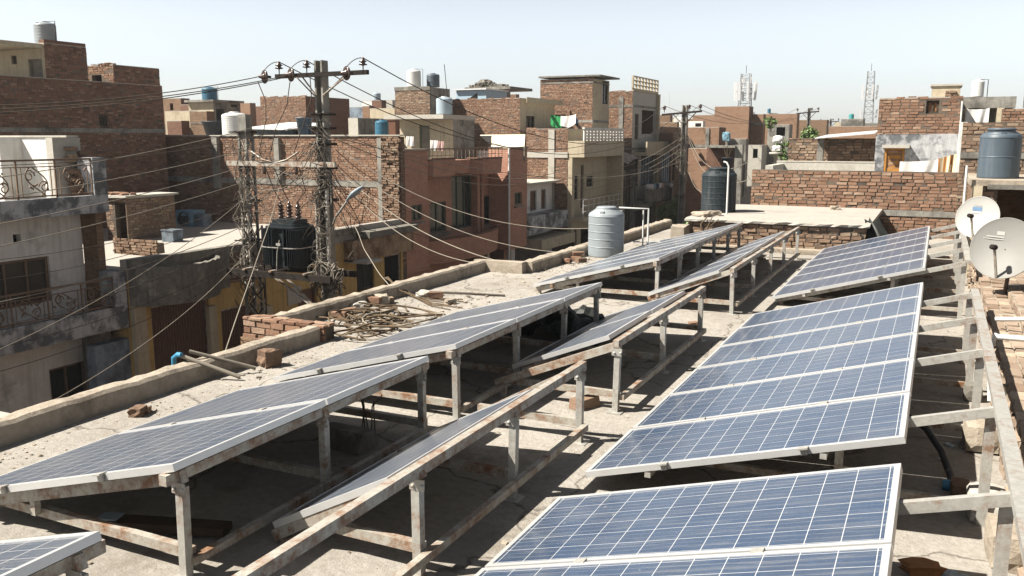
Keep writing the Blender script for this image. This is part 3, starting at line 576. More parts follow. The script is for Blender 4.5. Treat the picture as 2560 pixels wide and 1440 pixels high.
# neighbour's terrace behind that wall
zt = 1.2
m = MB(); m.box(-4.3, 6, 23.85, 34, zt - .3, zt); struct(m.build('terrace_floor', M['pale_roof']))
def px_box(pa, pb, pt, pbm, y): return X(pa, y), X(pb, y), Zy((pa + pb) / 2, pbm, y), Zy((pa + pb) / 2, pt, y)
a, b, c, d = px_box(1945, 2192, 406, 436, 26.0); m = MB(); m.box(a, b, 26.0, 26.2, zt, d); m.box(a, a + .2, 24.2, 26.0, zt, d - .05); m.box(a - .004, b, 25.99, 26.22, d, d + .03); one(m, 'plaster_parapet', M['pale_cement'], 'low pale plastered terrace wall above the far red brick wall', 'wall')
a, b, c, d = px_box(1973, 2195, 346, 436, 28.5); T = wall_thing('shed_wall', 'brick shed wall under a sloping tin sheet beside the orange door', a, b, 28.5, zt, d, laid='laid_brick_brown')
k = MB(); p0, p1 = at(2040, 347, y=28.2), at(2190, 334, y=28.2); k.idx([(p0.x, 27.9, p0.z), (p1.x, 27.9, p1.z), (p1.x, 31, p1.z + .1), (p0.x, 31, p0.z + .1), (p0.x, 27.9, p0.z + .03), (p1.x, 27.9, p1.z + .03), (p1.x, 31, p1.z + .13), (p0.x, 31, p0.z + .13)], [(0, 3, 2, 1), (4, 5, 6, 7), (0, 1, 5, 4), (1, 2, 6, 5), (2, 3, 7, 6), (3, 0, 4, 7)]); k.build('tin_roof', M['tin_sheet'], T)
k = MB(); a = X(2052, 28.1); k.box(a - .09, a + .09, 28.1, 28.28, zt, Zy(2052, 347, 28.1)); k.build('post', M['concrete'], T)
y = 28.0; x0, x1 = X(2192, y), X(2400, y); z1 = Zy(2300, 246, y); za, zb = Zy(2300, 338, y), zt
T = house('brick_house', 'brick house with grey plastered front and orange door at upper right', 'house', x0, x1, y, 34, STREET, z1, 'brick_orange', laid='laid_brick', hy=[(X(2309, y), X(2341, y), Zy(2325, 284, y), Zy(2325, 251, y), 'w', 'cardboard')])
m = MB(); w = MB(); hx0, hx1, hz = X(2214, y), X(2265, y), Zy(2240, 370, y)
field(w, (x0 - .02, y - .06, zt), XP, ZP, YM, x1 - x0 + .02, za - zt, [(hx0 - x0 + .02, hx1 - x0 + .02, 0, hz - zt)], dep=.05); w.box(x0 - .02, x1, y - .06, y - .03, za, za + .03, j=.01); w.build('plaster_front', M['pale_cement'] if False else M['grey_plaster'], T)
opening(T, (x0, y - .05, zt), XP, ZP, YM, (hx0 - x0, hx1 - x0, .02, hz - zt, 'd', 'orange_door', 'orange_door'), .05)
m = MB(); m.box(hx0 - .06, hx1 + .12, y - .3, y - .061, hz + .0, hz + .09); m.build('door_canopy', M['pale_cement'], T)
m = MB(); a = X(2406, y); m.box(a - .09, a + .09, y - .5, y - .3, zt, Zy(2406, 306, y)); m.build('column', M['white_plaster'], T); m = MB(); a = X(2398, y); m.tube([(a, y - .1, zt), (a, y - .1, z1 - .1)], .025); m.build('downpipe', M['pipe_white'], T)
# washing and cloth
def cloth(name, label, p0, p1, drop, mat, sag=.08, fold=5, cat='cloth', group=None, amp=.04):
    p0, p1 = Vector(p0), Vector(p1); nn = (p1 - p0).cross(ZP).normalized(); m = MB(); nu, nv = 28, 8; vs = []
    for j in range(nv + 1):
        v = j / nv
        for i in range(nu + 1):
            u = i / nu; q = p0.lerp(p1, u); dd = drop(u) if callable(drop) else drop
            vs.append(q + Vector((0, 0, -sag * 4 * u * (1 - u) - dd * v)) + nn * (amp * math.sin(fold * 6.28 * u + 1.3 * v) * (.3 + .7 * v) + .008 * math.sin(19 * u + 4 * v)))
    m.idx(vs, [(j * (nu + 1) + i, j * (nu + 1) + i + 1, (j + 1) * (nu + 1) + i + 1, (j + 1) * (nu + 1) + i) for j in range(nv) for i in range(nu)], 0, .5, True)
    return one(m, name, M[mat], label, cat, group)
yy = 25.4
cloth('blanket', 'white blanket with brown edge stripes hung over the terrace line', at(2250, 404, y=yy), at(2352, 398, y=yy), .55, 'cloth_white', .02, 2, group='washing on the right terrace')
cloth('striped_blanket', 'brown and cream striped blanket hung beside the white blanket', at(2346, 397, y=yy - .05), at(2392, 384, y=yy - .05), .65, 'striped_cloth', .0, 2, group='washing on the right terrace')
# upper right corner
y = 23.3; x0 = X(2405, y); z1 = Zy(2450, 306, y)
T = wall_thing('tall_brick_wall', 'tall brick wall behind the slate blue tank at the right edge', x0, x0 + 6, y, 0, z1, bands=[(Zy(2450, 396, y), Zy(2450, 381, y))], laid='laid_brick_brown')
y = 29.0; a, b, c, d = px_box(2500, 2600, 272, 330, y); wall_thing('brick_wall', 'short brick wall at the right edge above the tall brick wall', a, b + 2, y, c, d)
y = 31.0; T = thing('concrete_tank_base', 'grey concrete slab room carrying a white tank at upper right', 'roof room', (X(2470, y), y, zt + 1))
a, b, c, d = px_box(2400, 2532, 242, 270, y); slab(T, 'slab', 'concrete', (a, b, y, y + 3, c, d)); slab(T, 'pier', 'cream_plaster', (X(2486, y), X(2504, y), y, y + .4, zt, c), (X(2400, y), X(2414, y), y, y + .4, zt, c)); slab(T, 'back_wall', 'concrete', (a, b, y + 2.5, y + 2.8, zt, c))
cloth('cloth_sheet', 'pale sheet hung across the opening below the concrete slab', at(2414, 272, y=y - .15), at(2474, 270, y=y - .15), lambda u: .45 + .4 * math.sin(3.1 * u), 'cloth_white', .03, 2)
tank_px('water_tank', 'white ribbed tank on the concrete slab against the sky at upper right', 2425, 2460, 198, 242, 32, 'tank_white', pipe=1, ribs=6)
y = 32.0; a, b, c, d = px_box(2320, 2391, 215, 248, y); T = thing('roof_shed', 'small cream box with exposed brick patch on the brick house roof', 'roof room', ((a + b) / 2, y, c)); slab(T, 'wall', 'cream_plaster', (a, b, y, y + 1.5, c - .5, d)); slab(T, 'cap', 'pale_cement', (a - .05, b + .05, y - .05, y + 1.55, d, d + .06)); m = MB(); bricks(m, (X(2354, y), y, c - .4), XP, ZP, YM, X(2384, y) - X(2354, y), (d - c) + .25, prot=(.03, .1)); m.build('brick_patch', M['laid_brick_brown'], T)
# brick hut with dark opening, slate tank, dishes
T = house('stair_hut', 'brick stair hut with black doorway at the right edge', 'hut', .58, 3.4, 17.3, 20.3, 0, 1.60, 'brick_brown', laid='laid_brick_brown', hy=[(X(2492, 17.3, 500), 2.6, .05, Zy(2520, 474, 17.3), 'o')])
slab(T, 'slab', 'parapet_render', (.52, 3.5, 17.2, 20.4, 1.60, 1.70)); slab(T, 'door_jamb', 'cream_plaster', (.56, .72, 17.18, 17.3, 0, 1.6)); slab(T, 'lintel', 'concrete', (X(2480, 17.2), 2.7, 17.19, 17.31, Zy(2520, 474, 17.2), Zy(2520, 462, 17.2)))
tank('water_tank', 'large slate blue tank with wide cap on top of the stair hut', (X(2503, 18.2), 18.2, 1.70), .345, .90, 'tank_steel_blue', ribs=2, neck=.6)
m = MB(); p = at(2444, 330, y=17.6); m.tube([(X(2424, 17.1), 17.1, .3), (X(2424, 17.1), 17.1, 1.95)], .022); one(m, 'vent_pipe', M['pipe_white'], 'thin white upright pipe left of the stair hut', 'pipe')
def dish(name, label, c, r, mat, rust, aim, sticker):
    T = thing(name, label, 'satellite dish', (c[0], c[1], .6), 'satellite dishes on the brick parapet'); c = Vector(c); ax = Vector(aim).normalized(); a = ax.cross(ZP).normalized(); b = a.cross(ax); dp = r * .22; m = MB()
    fr = [(0.02 * r, 0)] + [(r * k / 10, dp * (k / 10) ** 2) for k in range(1, 11)]
    m.lathe(fr + [(r * 1.015, dp + .004), (r * 1.01, dp - .018)] + [(r * k / 10, dp * (k / 10) ** 2 - .02) for k in range(9, -1, -1)], c, 48, axis=ax); m.build('reflector', M[mat], T)
    tip = c + ax * r * .85 - b * r * .12; m = MB(); m.bar(c - b * r * .97 + ax * dp, tip, .024, .022); m.build('feed_arm', M['rusty_steel'], T)
    m = MB(); m.lathe([(0, -.07), (.03, -.07), (.032, .02), (.02, .04), (0, .04)], tip, 12, axis=(c - tip)); m.build('feed_horn', M['dark_iron'], T)
    m = MB(); m.tube([c - ax * .03, c - ax * .22 - b * .1, (c.x + .05, c.y + .18, .55)], .024, 8); m.build('mast', M['brown_iron'], T)
    def pt(u, v): return c + a * u + b * v + ax * (dp * ((u * u + v * v) / (r * r)) + .004)
    for (u0, v0, w, h, mm) in sticker:
        m = MB(); m.face([pt(u0, v0), pt(u0 + w, v0), pt(u0 + w, v0 + h), pt(u0, v0 + h)]); m.build('sticker', M[mm], T)
    return T
dish('satellite_dish', 'smaller cream satellite dish with blue sticker, behind the large grey dish', (X(2448, 14.2, 545), 14.2, Zy(2448, 545, 14.2)), .30, 'dish_white', 0, (-.42, -.85, .30), [(-.02, .10, .13, .055, 'blue_sticker'), (-.01, .115, .09, .028, 'dish_white'), (-.02, .06, .13, .036, 'grey_sticker'), (-.02, .17, .12, .006, 'grey_sticker')])
dish('satellite_dish', 'large grey satellite dish with faded white print cut by the right edge', (X(2513, 11.6, 624), 11.6, Zy(2513, 624, 11.6)), .36, 'dish_grey', 1, (-.40, -.86, .30), [(.03, .16, .085, .045, 'dish_white'), (.045, .175, .012, .02, 'grey_sticker'), (.07, .172, .012, .024, 'grey_sticker'), (.093, .175, .01, .018, 'grey_sticker'), (.03, .13, .19, .016, 'dish_white'), (.03, .105, .22, .008, 'dish_white')])
m = MB(); m.tube([(.60, 9.4, .7), (.78, 9.38, .72), (1.0, 9.36, .75), (1.6, 9.36, .76)], .022, 8); one(m, 'conduit', M['pipe_white'], 'upper white conduit with a bend crossing the brick parapet', 'pipe')
m = MB(); m.tube([(.56, 8.55, .70), (1.6, 8.55, .71)], .026, 8); m.tube([(.56, 8.55, .72), (.54, 8.7, .5), (.57, 8.6, .1)], .02, 8); one(m, 'conduit', M['pipe_white'], 'lower straight white conduit reaching the steel rail from the parapet', 'pipe')
# ---------------------------------------------------------------- ground and street
m = MB(); m.box(-420, 420, -60, 900, STREET - 1.2, STREET - .16); struct(m.build('ground', M['far_ground']))
m = MB(); m.box(-17.6, -7.78, -40, 140, STREET - .15, STREET); struct(m.build('street', M['street_dirt']))
FX = -17.0
# ---- big dark brick house, upper left
xf = -27.6; zt = Zx(240, 205, xf)
T = house('dark_brick_house', 'tall shaded brick house filling the upper left with two roof rooms', 'house', -44, xf, 4, 25.35, STREET, zt, 'brick_dark', bands=[(Zx(330, 332, xf), Zx(330, 322, xf))], laidx=('laid_brick_shaded', -2.0, 11.0), bandmat='concrete', hx=[(Yx(252, xf), Yx(270, xf), Zx(260, 316, xf), Zx(260, 288, xf), 'w')])
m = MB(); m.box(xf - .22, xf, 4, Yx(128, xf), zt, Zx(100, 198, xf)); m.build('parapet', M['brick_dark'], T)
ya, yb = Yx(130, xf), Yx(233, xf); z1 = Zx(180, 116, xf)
R1 = house('roof_room', 'roof room with cream front and wooden door, brick side, on the dark house', 'roof room', X(-160, ya), xf + .0, ya, yb, zt + .03, z1, 'cream_plaster', mx='brick_dark', laidx=('laid_brick_shaded', 0), hy=[(X(88, ya), X(122, ya), zt + .04, Zy(105, 146, ya), 'd', 'grey_wood'), (X(47, ya), X(60, ya), Zy(50, 160, ya), Zy(50, 138, ya), 'w')], bands=[])
slab(R1, 'canopy', 'cream_plaster', (X(-160, ya), X(128, ya), ya - 1.6, ya - .001, z1 - .16, z1 - .02)); slab(R1, 'roof_kerb', 'brick_dark', (xf - .25, xf + .003, ya + .01, yb - .01, z1 + .03, z1 + .14))
tank('water_tank', 'grey ribbed tank with a black pipe on the cream roof room at far upper left', (X(84, ya - .2), ya + .6, z1 + .03), .36, .80, 'tank_pale_blue' if False else 'tank_grey', pipe=1.0, ribs=6)
yc, yd = Yx(296, xf), Yx(409, xf); z2 = Zx(350, 169, xf)
R2 = house('roof_room', 'broken brick roof room with open window gap right of the cream roof room', 'roof room', X(240, yc) - .2, xf, yc, yd, zt + .03, z2, 'brick_dark', laidx=('laid_brick_shaded', 0), hy=[(X(242, yc), X(266, yc), zt + .05, Zy(255, 187, yc), 'o')], laid='laid_brick')  # side laid in the darker brick copy, which paints in its shade
m = MB()
for k in range(16): m.rock((ru(X(243, yc), xf - .1), yc + ru(0, .3), z2 + ru(.0, .06)), .12, .1, .05, 0, rnd(), ru(0, 3))
m.build('loose_bricks', M['laid_brick'], R2)
# ---- balcony house, left edge
xb, xw = -17.0, -18.0
y1 = 13.85; zr = Zx(240, 520, xb)
T = house('balcony_house', 'grey plastered three storey house with iron balcony railings at the left edge', 'house', -25, xw, 1.5, y1, STREET, zr, 'grey_plaster', mx='white_plaster', top='pale_roof',
          hx=[(Yx(-80, xw), Yx(95, xw), Zx(60, 765, xw), Zx(60, 648, xw), 'w', None, 'brown_iron'), (Yx(68, xw), Yx(208, xw), Zx(140, 1040, xw), Zx(140, 920, xw), 'w', None, 'brown_iron'), (Yx(8, xw), Yx(28, xw), Zx(18, 610, xw), Zx(18, 588, xw), 'o')])
zu0, zu1 = Zx(265, 530, xb), Zx(255, 487, xb); zl0, zl1 = Zx(293, 824, xb), Zx(290, 768, xb)
slab(T, 'balcony', 'grey_plaster', (xw + .003, xb - .14, 1.5, y1 - .004, zu0, zu0 + .12), (xb - .14, xb, 1.5, y1, zu0, zu1))
slab(T, 'balcony', 'grey_plaster', (xw + .003, xb - .14, 1.5, y1 + .25, zl0, zl0 + .12), (xb - .14, xb, 1.5, y1 + .3, zl0, zl1))
zrail_u, zrail_l = Zx(240, 397, xb), Zx(255, 701, xb); yp_u, yp_l = Yx(226, xb), Yx(258, xb)
slab(T, 'pier', 'grey_plaster', (xb - .5, xb - .001, yp_u, y1 + .002, zu1, zrail_u + .03)); slab(T, 'pier', 'grey_plaster', (xb - .5, xb - .001, yp_l, y1 + .302, zl1, zrail_l + .14))
def scroll_rail(par, x, y0, y1, z0, z1, pan, mat='brown_iron'):
    m = MB(); m.bar((x, y0, z1), (x, y1, z1), .05, .04); m.bar((x, y0, z0 + .05), (x, y1, z0 + .05), .03, .03); m.bar((x, y0, z1 - .14), (x, y1, z1 - .14), .02, .02)
    n = max(1, round((y1 - y0) / pan)); H = z1 - .14 - z0 - .05
    for k in range(n + 1):
        y = y0 + (y1 - y0) * k / n; m.bar((x, y, z0), (x, y, z1), .03, .03)
        if k == n: break
        w = (y1 - y0) / n; zc = z0 + .05
        for f_ in (.12, .88): m.bar((x, y + w * f_, zc), (x, y + w * f_, z1 - .14), .016, .016)
        def cur(fn, r=.014): m.tube([(x, y + w * a, zc + H * b) for a, b in fn], r, 5)
        cur([(.2 + .06 * math.sin(t * 6), t) if False else (.5 + .28 * math.sin(3.2 * t + .3), t) for t in [i / 14 for i in range(15)]])
        cur([(.5 - .28 * math.sin(3.4 * t + .6), 1 - t) for t in [i / 14 for i in range(15)]])
        for (ca, cb, s) in ((.32, .7, 1), (.68, .32, -1)):
            cur([(ca + s * .14 * (1 - t * .7) * math.cos(8 * t), cb + .22 * (1 - t * .7) * math.sin(8 * t)) for t in [i / 16 for i in range(17)]])
        for i in range(5):
            a, b = ru(.2, .8), ru(.15, .9); cur([(a, b), (a + ru(-.1, .1), b + ru(.05, .15))], .02)
    return m.build('railing', M[mat], par)
scroll_rail(T, xb - .07, 5.5, yp_u, zu1, zrail_u, .85); scroll_rail(T, xb - .07, 5.5, yp_l, zl1, zrail_l, .8)
m = MB(); yy = Yx(200, xw + .06); m.tube([(xw + .07, yy, zl0), (xw + .07, yy, zu0)], .06); m.tube([(xw + .06, yy + .22, zl0), (xw + .06, yy + .22, zu0)], .035); m.build('drainpipe', M['concrete'], T)
slab(T, 'corner_pier', 'brick_brown', (xw + .004, xw + .5, Yx(222, xw + .5), y1 + .2, zl0 + .1, zu0 - .01))
slab(T, 'corner_pier', 'soot_concrete', (xw + .004, xw + .6, Yx(205, xw + .6), y1 + .1, STREET, zl0 - .01)); slab(T, 'corner_pier', 'blue_plaster', (xw + .6, xw + .9, y1 - .6, y1 + .45, STREET, zl0 - .3))
yw = y1 - .3; xe = X(165, yw); zw = Zy(100, 343, yw)
W_ = thing('terrace_wall', 'stained pale plaster wall with a pier standing on the balcony house terrace', 'wall', (xe - 3, yw, zr)); slab(W_, 'wall', 'white_plaster', (xe - 9, xe, yw, yw + .25, zr, zw)); slab(W_, 'cap', 'pale_cement', (xe - 9.05, xe + .05, yw - .03, yw + .28, zw, zw + .04))
a = X(42, yw); slab(W_, 'pier', 'white_plaster', (a - 2.2, a + .15, yw - .55, yw - .001, zr, zw - .01)); slab(W_, 'pier', 'pale_cement', (xe - .02, xe + .2, yw - .5, yw + .2, zr, zw - .012))
m = MB()
for k in range(34):
    t = k / 33; m.rock((xe + .22 + t * .30 + ru(-.03, .03), yw + ru(-.2, .25), zr + (zw - zr) * (1 - t) ** 1.3 * ru(.6, 1)), .14, .1, .05, 0, rnd(), ru(0, 3))
for k in range(30): m.rock((xe + .25 + ru(0, .3), yw + ru(-.2, .2), zr + ru(.02, .35)), .15, .11, .06, 0, rnd(), ru(0, 3))
one(m, 'brick_rubble', M['laid_brick_brown'], 'crumbled brick stump beside the pale terrace wall', 'rubble')
# ---- shop row with flat roof
m = MB(); ye_ = Yx(118, -7.7, 1005); m.box(-9.6, -6.77, -2, ye_, -.5, -.32, j=.02); one(m, 'sunshade_slab', M['pale_roof'], 'sunlit concrete ledge outside the nearest parapet at the left edge', 'ledge'); m = MB(); m.tube([(-7.9, ye_ - 1.8, -.28), (-7.1, ye_ - .6, -.24), (-6.9, ye_ - .2, .02)], .02, 6); one(m, 'ledge_pipe', M['cable_pale'], 'thin pale pipe lying on the sunlit ledge outside the parapet', 'pipe')
zlip = Zx(640, 602, FX); zs = -.9; ys0, ys1 = y1 + .35, 26.0
D = lambda a, b, t, bt, *k: (Yx(a, FX, 700), Yx(b, FX, 700), Zx((a + b) / 2, bt, FX), Zx((a + b) / 2, t, FX), *k)
T = house('shop_row', 'single storey shop row with sunlit flat roof, yellow wall and dark shutters', 'shop', -31, FX, ys0, ys1, STREET, zs, 'yellow_plaster', top='pale_roof',
          hx=[(Yx(346, FX), Yx(496, FX), STREET + .02, Zx(420, 757, FX), 's'), (Yx(527, FX), Yx(618, FX), STREET + .02, Zx(570, 770, FX), 's'), D(742, 790, 722, 850, 'd', 'brown_door', 'brown_door'), D(892, 936, 648, 725, 'w', 'dark_room'), D(962, 1004, 635, 760, 's', 'void_black')])
m = MB()   # bulging old balcony parapet
pts = []
for k in range(25):
    y = Yx(293, FX) + (Yx(537, FX) - Yx(293, FX)) * k / 24; t = k / 24; pts.append((FX + .25 + .75 * max(0, math.sin(math.pi * min(1, t * 1.18))) ** .6 * (1 if t < .85 else 1), y))
vs = []
zb0, zb1 = Zx(420, 745, FX), Zx(420, 652, FX)
for x, y in pts: vs += [(x, y, zb0), (x + .03, y, zb1 + ru(-.03, .03)), (x - .13, y, zb1 + ru(-.03, .03)), (FX + .002, y, zb1 - .35), (FX + .002, y, zb0)]
m.idx(vs, [(k * 5 + i, (k + 1) * 5 + i, (k + 1) * 5 + (i + 1) % 5, k * 5 + (i + 1) % 5) for k in range(24) for i in range(5)]); m.face(vs[:5]); m.face(vs[-5:][::-1]); m.build('old_balcony', M['soot_concrete'], T)
yq = Yx(537, FX); slab(T, 'roof_edge', 'soot_concrete', (FX + .002, FX + .25, ys0, Yx(880, FX), zlip - .2, zlip + .008)); m = MB()
for k in range(7): m.box(FX + .004, FX + .12 + .02 * (k % 2), yq + .05, Yx(700, FX), zlip - .3 - .12 * k, zlip - .22 - .12 * k)
m.build('louvre', M['brown_iron'], T)
for (a, b, mt) in ((303, 343, 'cream_plaster'), (497, 524, 'cream_plaster'), (640, 668, 'cream_plaster')): slab(T, 'pillar', mt, (FX + .003, FX + .14, Yx(a, FX + .14), Yx(b, FX + .14) - .1, STREET, Zx(a, 770, FX)))
ya, yb = Yx(850, FX), Yx(1008, FX); slab(T, 'fascia', 'peeling_paint', (FX + .003, FX + .35, ya, yb, Zx(930, 640, FX), Zx(930, 590, FX))); slab(T, 'roof_edge', 'soot_concrete', (FX + .003, FX + .55, Yx(882, FX), yb, Zx(930, 588, FX), Zx(930, 572, FX)))
slab(T, 'awning', 'pale_cement', (FX + .004, FX + .9, Yx(850, FX), Yx(890, FX), Zx(870, 655, FX), Zx(870, 648, FX)))
a, b = Yx(700, FX), Yx(735, FX); slab(T, 'notice_board', 'pale_cement', (FX + .003, FX + .03, a, b, Zx(715, 765, FX), Zx(715, 722, FX)))
slab(T, 'parapet', 'pale_roof', (FX - .22, FX - .001, ys0 + .002, ys1 - .002, zs - .01, zlip))
# hut on the shop roof
p = at(322, 605, z=zs); xh1 = p.x; h0 = p.y
H_ = house('brick_hut', 'small roofed brick hut with doorway standing on the shop row roof', 'hut', X(268, h0, 560), xh1, h0, Yx(440, xh1, 560), zs + .03, Zx(322, 497, xh1), 'brick_brown', laid='laid_brick_brown', laidx=('laid_brick_brown', -3), hy=[(X(290, h0, 560), X(317, h0, 560), zs + .03, Zy(300, 508, h0), 'o')])
q = MB(); z_ = Zx(322, 497, xh1); q.box(X(262, h0, 560), xh1 + .12, h0 - .12, Yx(440, xh1, 560) + .1, z_ + .031, z_ + .10, j=.02); q.build('slab', M['pale_cement'], H_); q = MB()
for k in range(12): q.rock((xh1 - ru(.1, 1.2), h0 + ru(.05, .6), z_ + .13), .14, .1, .045, 0, rnd(), ru(0, 3))
q.build('loose_bricks', M['laid_brick'], H_)
m = MB(); p = at(286, 636, z=zs); m.box(p.x, p.x + 1.75, p.y, p.y + .25, zs, zs + .42, j=.02); bricks(m, (p.x, p.y, zs), XP, ZP, YM, 1.75, .5, mi=1, prot=(.0, .05)); one(m, 'brick_kerb', [M['mortar'], M['laid_brick_brown']], 'low broken brick kerb in front of the brick hut', 'wall')
p = at(432, 606, z=zs); m = MB(); m.box(p.x - .25, p.x + .25, p.y - .2, p.y + .2, zs, zs + .38); m.box(p.x - .27, p.x + .27, p.y - .22, p.y + .22, zs + .38, zs + .42); one(m, 'metal_box', M['blue_plaster'], 'small grey blue metal box beside the brick hut', 'box')
p = at(478, 566, z=zs); T = thing('evaporative_cooler', 'discarded pale blue air cooler with round vent in the shade', 'air cooler', tuple(p)); m = MB(); m.box(p.x - .45, p.x + .35, p.y - .3, p.y + .4, zs, zs + .62); m.build('body', M['cloth_blue'], T); m = MB(); m.lathe([(.0, 0), (.22, 0), (.25, .04), (.25, .1)], (p.x + .0, p.y - .32, zs + .32), 20, axis=(0, -1, .2)); m.build('vent', M['tub_black'], T); m = MB(); m.box(p.x + .42, p.x + .85, p.y - .2, p.y + .2, zs, zs + .5); m.build('tank_box', M['blue_plaster'], T)
# ---- tall sunlit brick wall house behind the shops
y = 26.0; zB = Zy(700, 342, y); xl, xr = X(405, y), X(1001, y)
xm = -22.1
T = house('brick_house', 'windowless brick house with long sunlit wall crossed by a cement band, behind the transformer', 'house', xl - 3, xm, y, 38, STREET, zB, 'brick_orange', laid='laid_brick', bands=[])
q = MB(); q.box(xm + .001, xr, y + .002, y + .24, STREET, zB, 0); bricks(q, (xm, y, -2.2), XP, ZP, YM, xr - xm, zB + 2.2, mi=1); bricks(q, (xr, y, -2.2), -YM, ZP, XP, .24, zB + 2.2, mi=1); q.build('wing_wall', [M['mortar'], M['laid_brick']], T)
slab(T, 'concrete_band', 'concrete', (xl, xr + .01, y - .03, y, Zy(700, 461, y), Zy(700, 447, y))); slab(T, 'roof_kerb', 'pale_cement', (xl, xr + .02, y - .06, y + .2, zB + .031, zB + .07))
for (a, b, t, bt) in ((535, 548, 342, 470), (690, 702, 345, 450), (948, 958, 345, 600)): slab(T, 'pilaster', 'concrete', (X(a, y), X(b, y), y - .16, y - .001, Zy(a, bt, y), Zy(a, t, y)))
m = MB(); bricks(m, (X(958, y), y - .12, -1.2), XP, ZP, YM, xr - X(958, y), zB + 1.2, prot=(.0, .06)); bricks(m, (X(958, y), y - .1, -1.2), -YM, ZP, -XP, .1, zB + 1.2); m.build('brick_pier', M['laid_brick_brown'], T)
# things on that roof
Y0 = 28.0
tank_px('water_tank', 'big ribbed white tank on the brick house roof left of the pole', 563, 613, 279, 338, Y0, 'tank_white', ribs=8)
p = at(542, 338, y=Y0); T = thing('wash_tub', 'wide black plastic tub beside the big white tank', 'tub', (p.x, Y0, zB)); m = MB(); m.lathe([(0, .02), (.42, .0), (.56, .58), (.60, .60), (.57, .56), (.43, .06), (0, .06)], (p.x, Y0, zB + .03), 24); m.build('body', M['tub_black'], T); m = MB(); m.lathe([(.565, .55), (.615, .56), (.615, .62), (.57, .61)], (p.x, Y0, zB + .03), 24); m.build('rim', M['tank_black'], T)
a, b, c, d = px_box(632, 742, 303, 320, 30); T = thing('roof_shed', 'low shed with whitish sheet roof behind the crossed cables', 'shed', ((a + b) / 2, 30, zB)); slab(T, 'wall', 'blue_plaster', (X(640, 30), X(702, 30), 30, 32, zB, c - .05)); slab(T, 'back_wall', 'dark_wood', (X(702, 30), b, 31, 32, zB, c - .1)); m = MB(); m.idx([(a, 29.4, c), (b, 29.4, c - .06), (b, 32.4, d - .06), (a, 32.4, d), (a, 29.4, c - .04), (b, 29.4, c - .1), (b, 32.4, d - .1), (a, 32.4, d - .04)], [(0, 1, 2, 3), (7, 6, 5, 4), (0, 4, 5, 1), (1, 5, 6, 2), (2, 6, 7, 3), (3, 7, 4, 0)]); m.build('sheet_roof', M['white_paint'], T)
p = at(762, 338, y=29); T = thing('water_drum', 'dark blue open drum standing between the two pole shafts', 'drum', (p.x, 29, zB)); m = MB(); m.lathe([(0, 0), (.25, 0), (.33, .72), (.36, .74), (.33, .70), (.0, .2)], (p.x, 29, zB + .03), 20); m.build('body', M['drum_blue'], T); m = MB(); m.lathe([(.34, .70), (.37, .71), (.37, .76), (.34, .76)], (p.x, 29, zB + .03), 20); m.build('rim', M['tank_steel_blue'], T)
tank_px('water_tank', 'small sky blue tank on the brick house roof right of the pole', 940, 970, 299, 338, 34.2, 'tank_blue', ribs=3)
p = px_box(970, 989, 301, 336, 35.0); m = MB(); m.box(p[0], p[1], 35.0, 35.9, zB + .03, p[3]); m.box(p[0] - .03, p[1] + .03, 34.96, 35.94, p[3], p[3] + .04); one(m, 'meter_box', M['brown_door'], 'tall brown box standing right of the small sky blue tank', 'box')
# ---- rows of roofs behind, left of the pole (pixel columns a-b front, b-c side)
def far_block(name, label, y, pa, pb, pc, pt, mat, mx=None, zb=STREET, hy=(), hx=(), cap=None, group='far roofs on the skyline', laid=None, cat='house', bands=()):
    x0, x1 = X(pa, y), X(pb, y); y2 = Yx(pc, x1) if pc > pb + 1 else y + 3; z1 = Zy(pb, pt, y)
    T = house(name, label, cat, x0, x1, y, max(y2, y + .6), zb, z1, mat, mx=mx, group=group, hy=[(X(a, y), X(b, y), Zy(a, d, y), Zy(a, c, y), k, *r) for a, b, c, d, k, *r in hy], hx=[(Yx(a, x1), Yx(b, x1), Zx((a + b) / 2, d, x1), Zx((a + b) / 2, c, x1), k, *r) for a, b, c, d, k, *r in hx], laid=laid, bands=[(Zy(pb, q, y), Zy(pb, p_, y)) for p_, q in bands])
    if cap: slab(T, 'roof_edge', cap, (x0 - .08, x1 + .25, y - .25, max(y2, y + .6) + .1, z1 + .031, z1 + .17))
    return T
far_block('brick_block', 'dull brick block with a bright gap at the edge of the dark house', 48, 400, 458, 480, 246, 'brick_brown', 'brick_dark', hy=[(430, 438, 258, 276, 'o')])  # darker brick on the side paints in its shade
far_block('brick_block', 'lower dark brick block left of the grey blue-tank room', 47, 456, 476, 485, 262, 'brick_dark')
T = far_block('concrete_room', 'grey concrete roof room with dark doorway under the bright blue tank', 42, 476, 538, 605, 256, 'cream_plaster', 'concrete', hx=[(544, 566, 272, 312, 'o'), (582, 598, 262, 268, 'o')], cap='concrete')
tank_px('water_tank', 'bright blue tank against the sky on the grey concrete roof room', 510, 540, 217, 253, 43.5, 'tank_blue', ribs=6, pipe=1)
far_block('brick_block', 'small orange brick block right of the grey concrete room', 50, 602, 629, 640, 258, 'brick_orange')
far_block('brick_block', 'dark brick strip left of the wide brick block behind the pole', 56, 629, 660, 668, 266, 'brick_dark')
far_block('pale_wall', 'pale plastered roof wall at the edge of the dark house', 38, 416, 478, 484, 278, 'cream_plaster', zb=zB - 1, group=None)
far_block('brick_block', 'brown brick box on the roof right of the pale plastered wall', 37.6, 479, 520, 526, 279, 'brick_brown', zb=zB - 1, group=None, bands=[(306, 309)])
far_block('brick_block', 'low dull brick box in front of the pale plastered wall', 37.2, 420, 456, 460, 303, 'brick_dark', zb=zB - 1, group=None)
far_block('brick_house', 'wide brick block with sunlit front behind the main pole', 44, 655, 768, 876, 241, 'brick_orange', 'brick_dark', laid='laid_brick')  # shade of the side wall is put into its darker brick colour
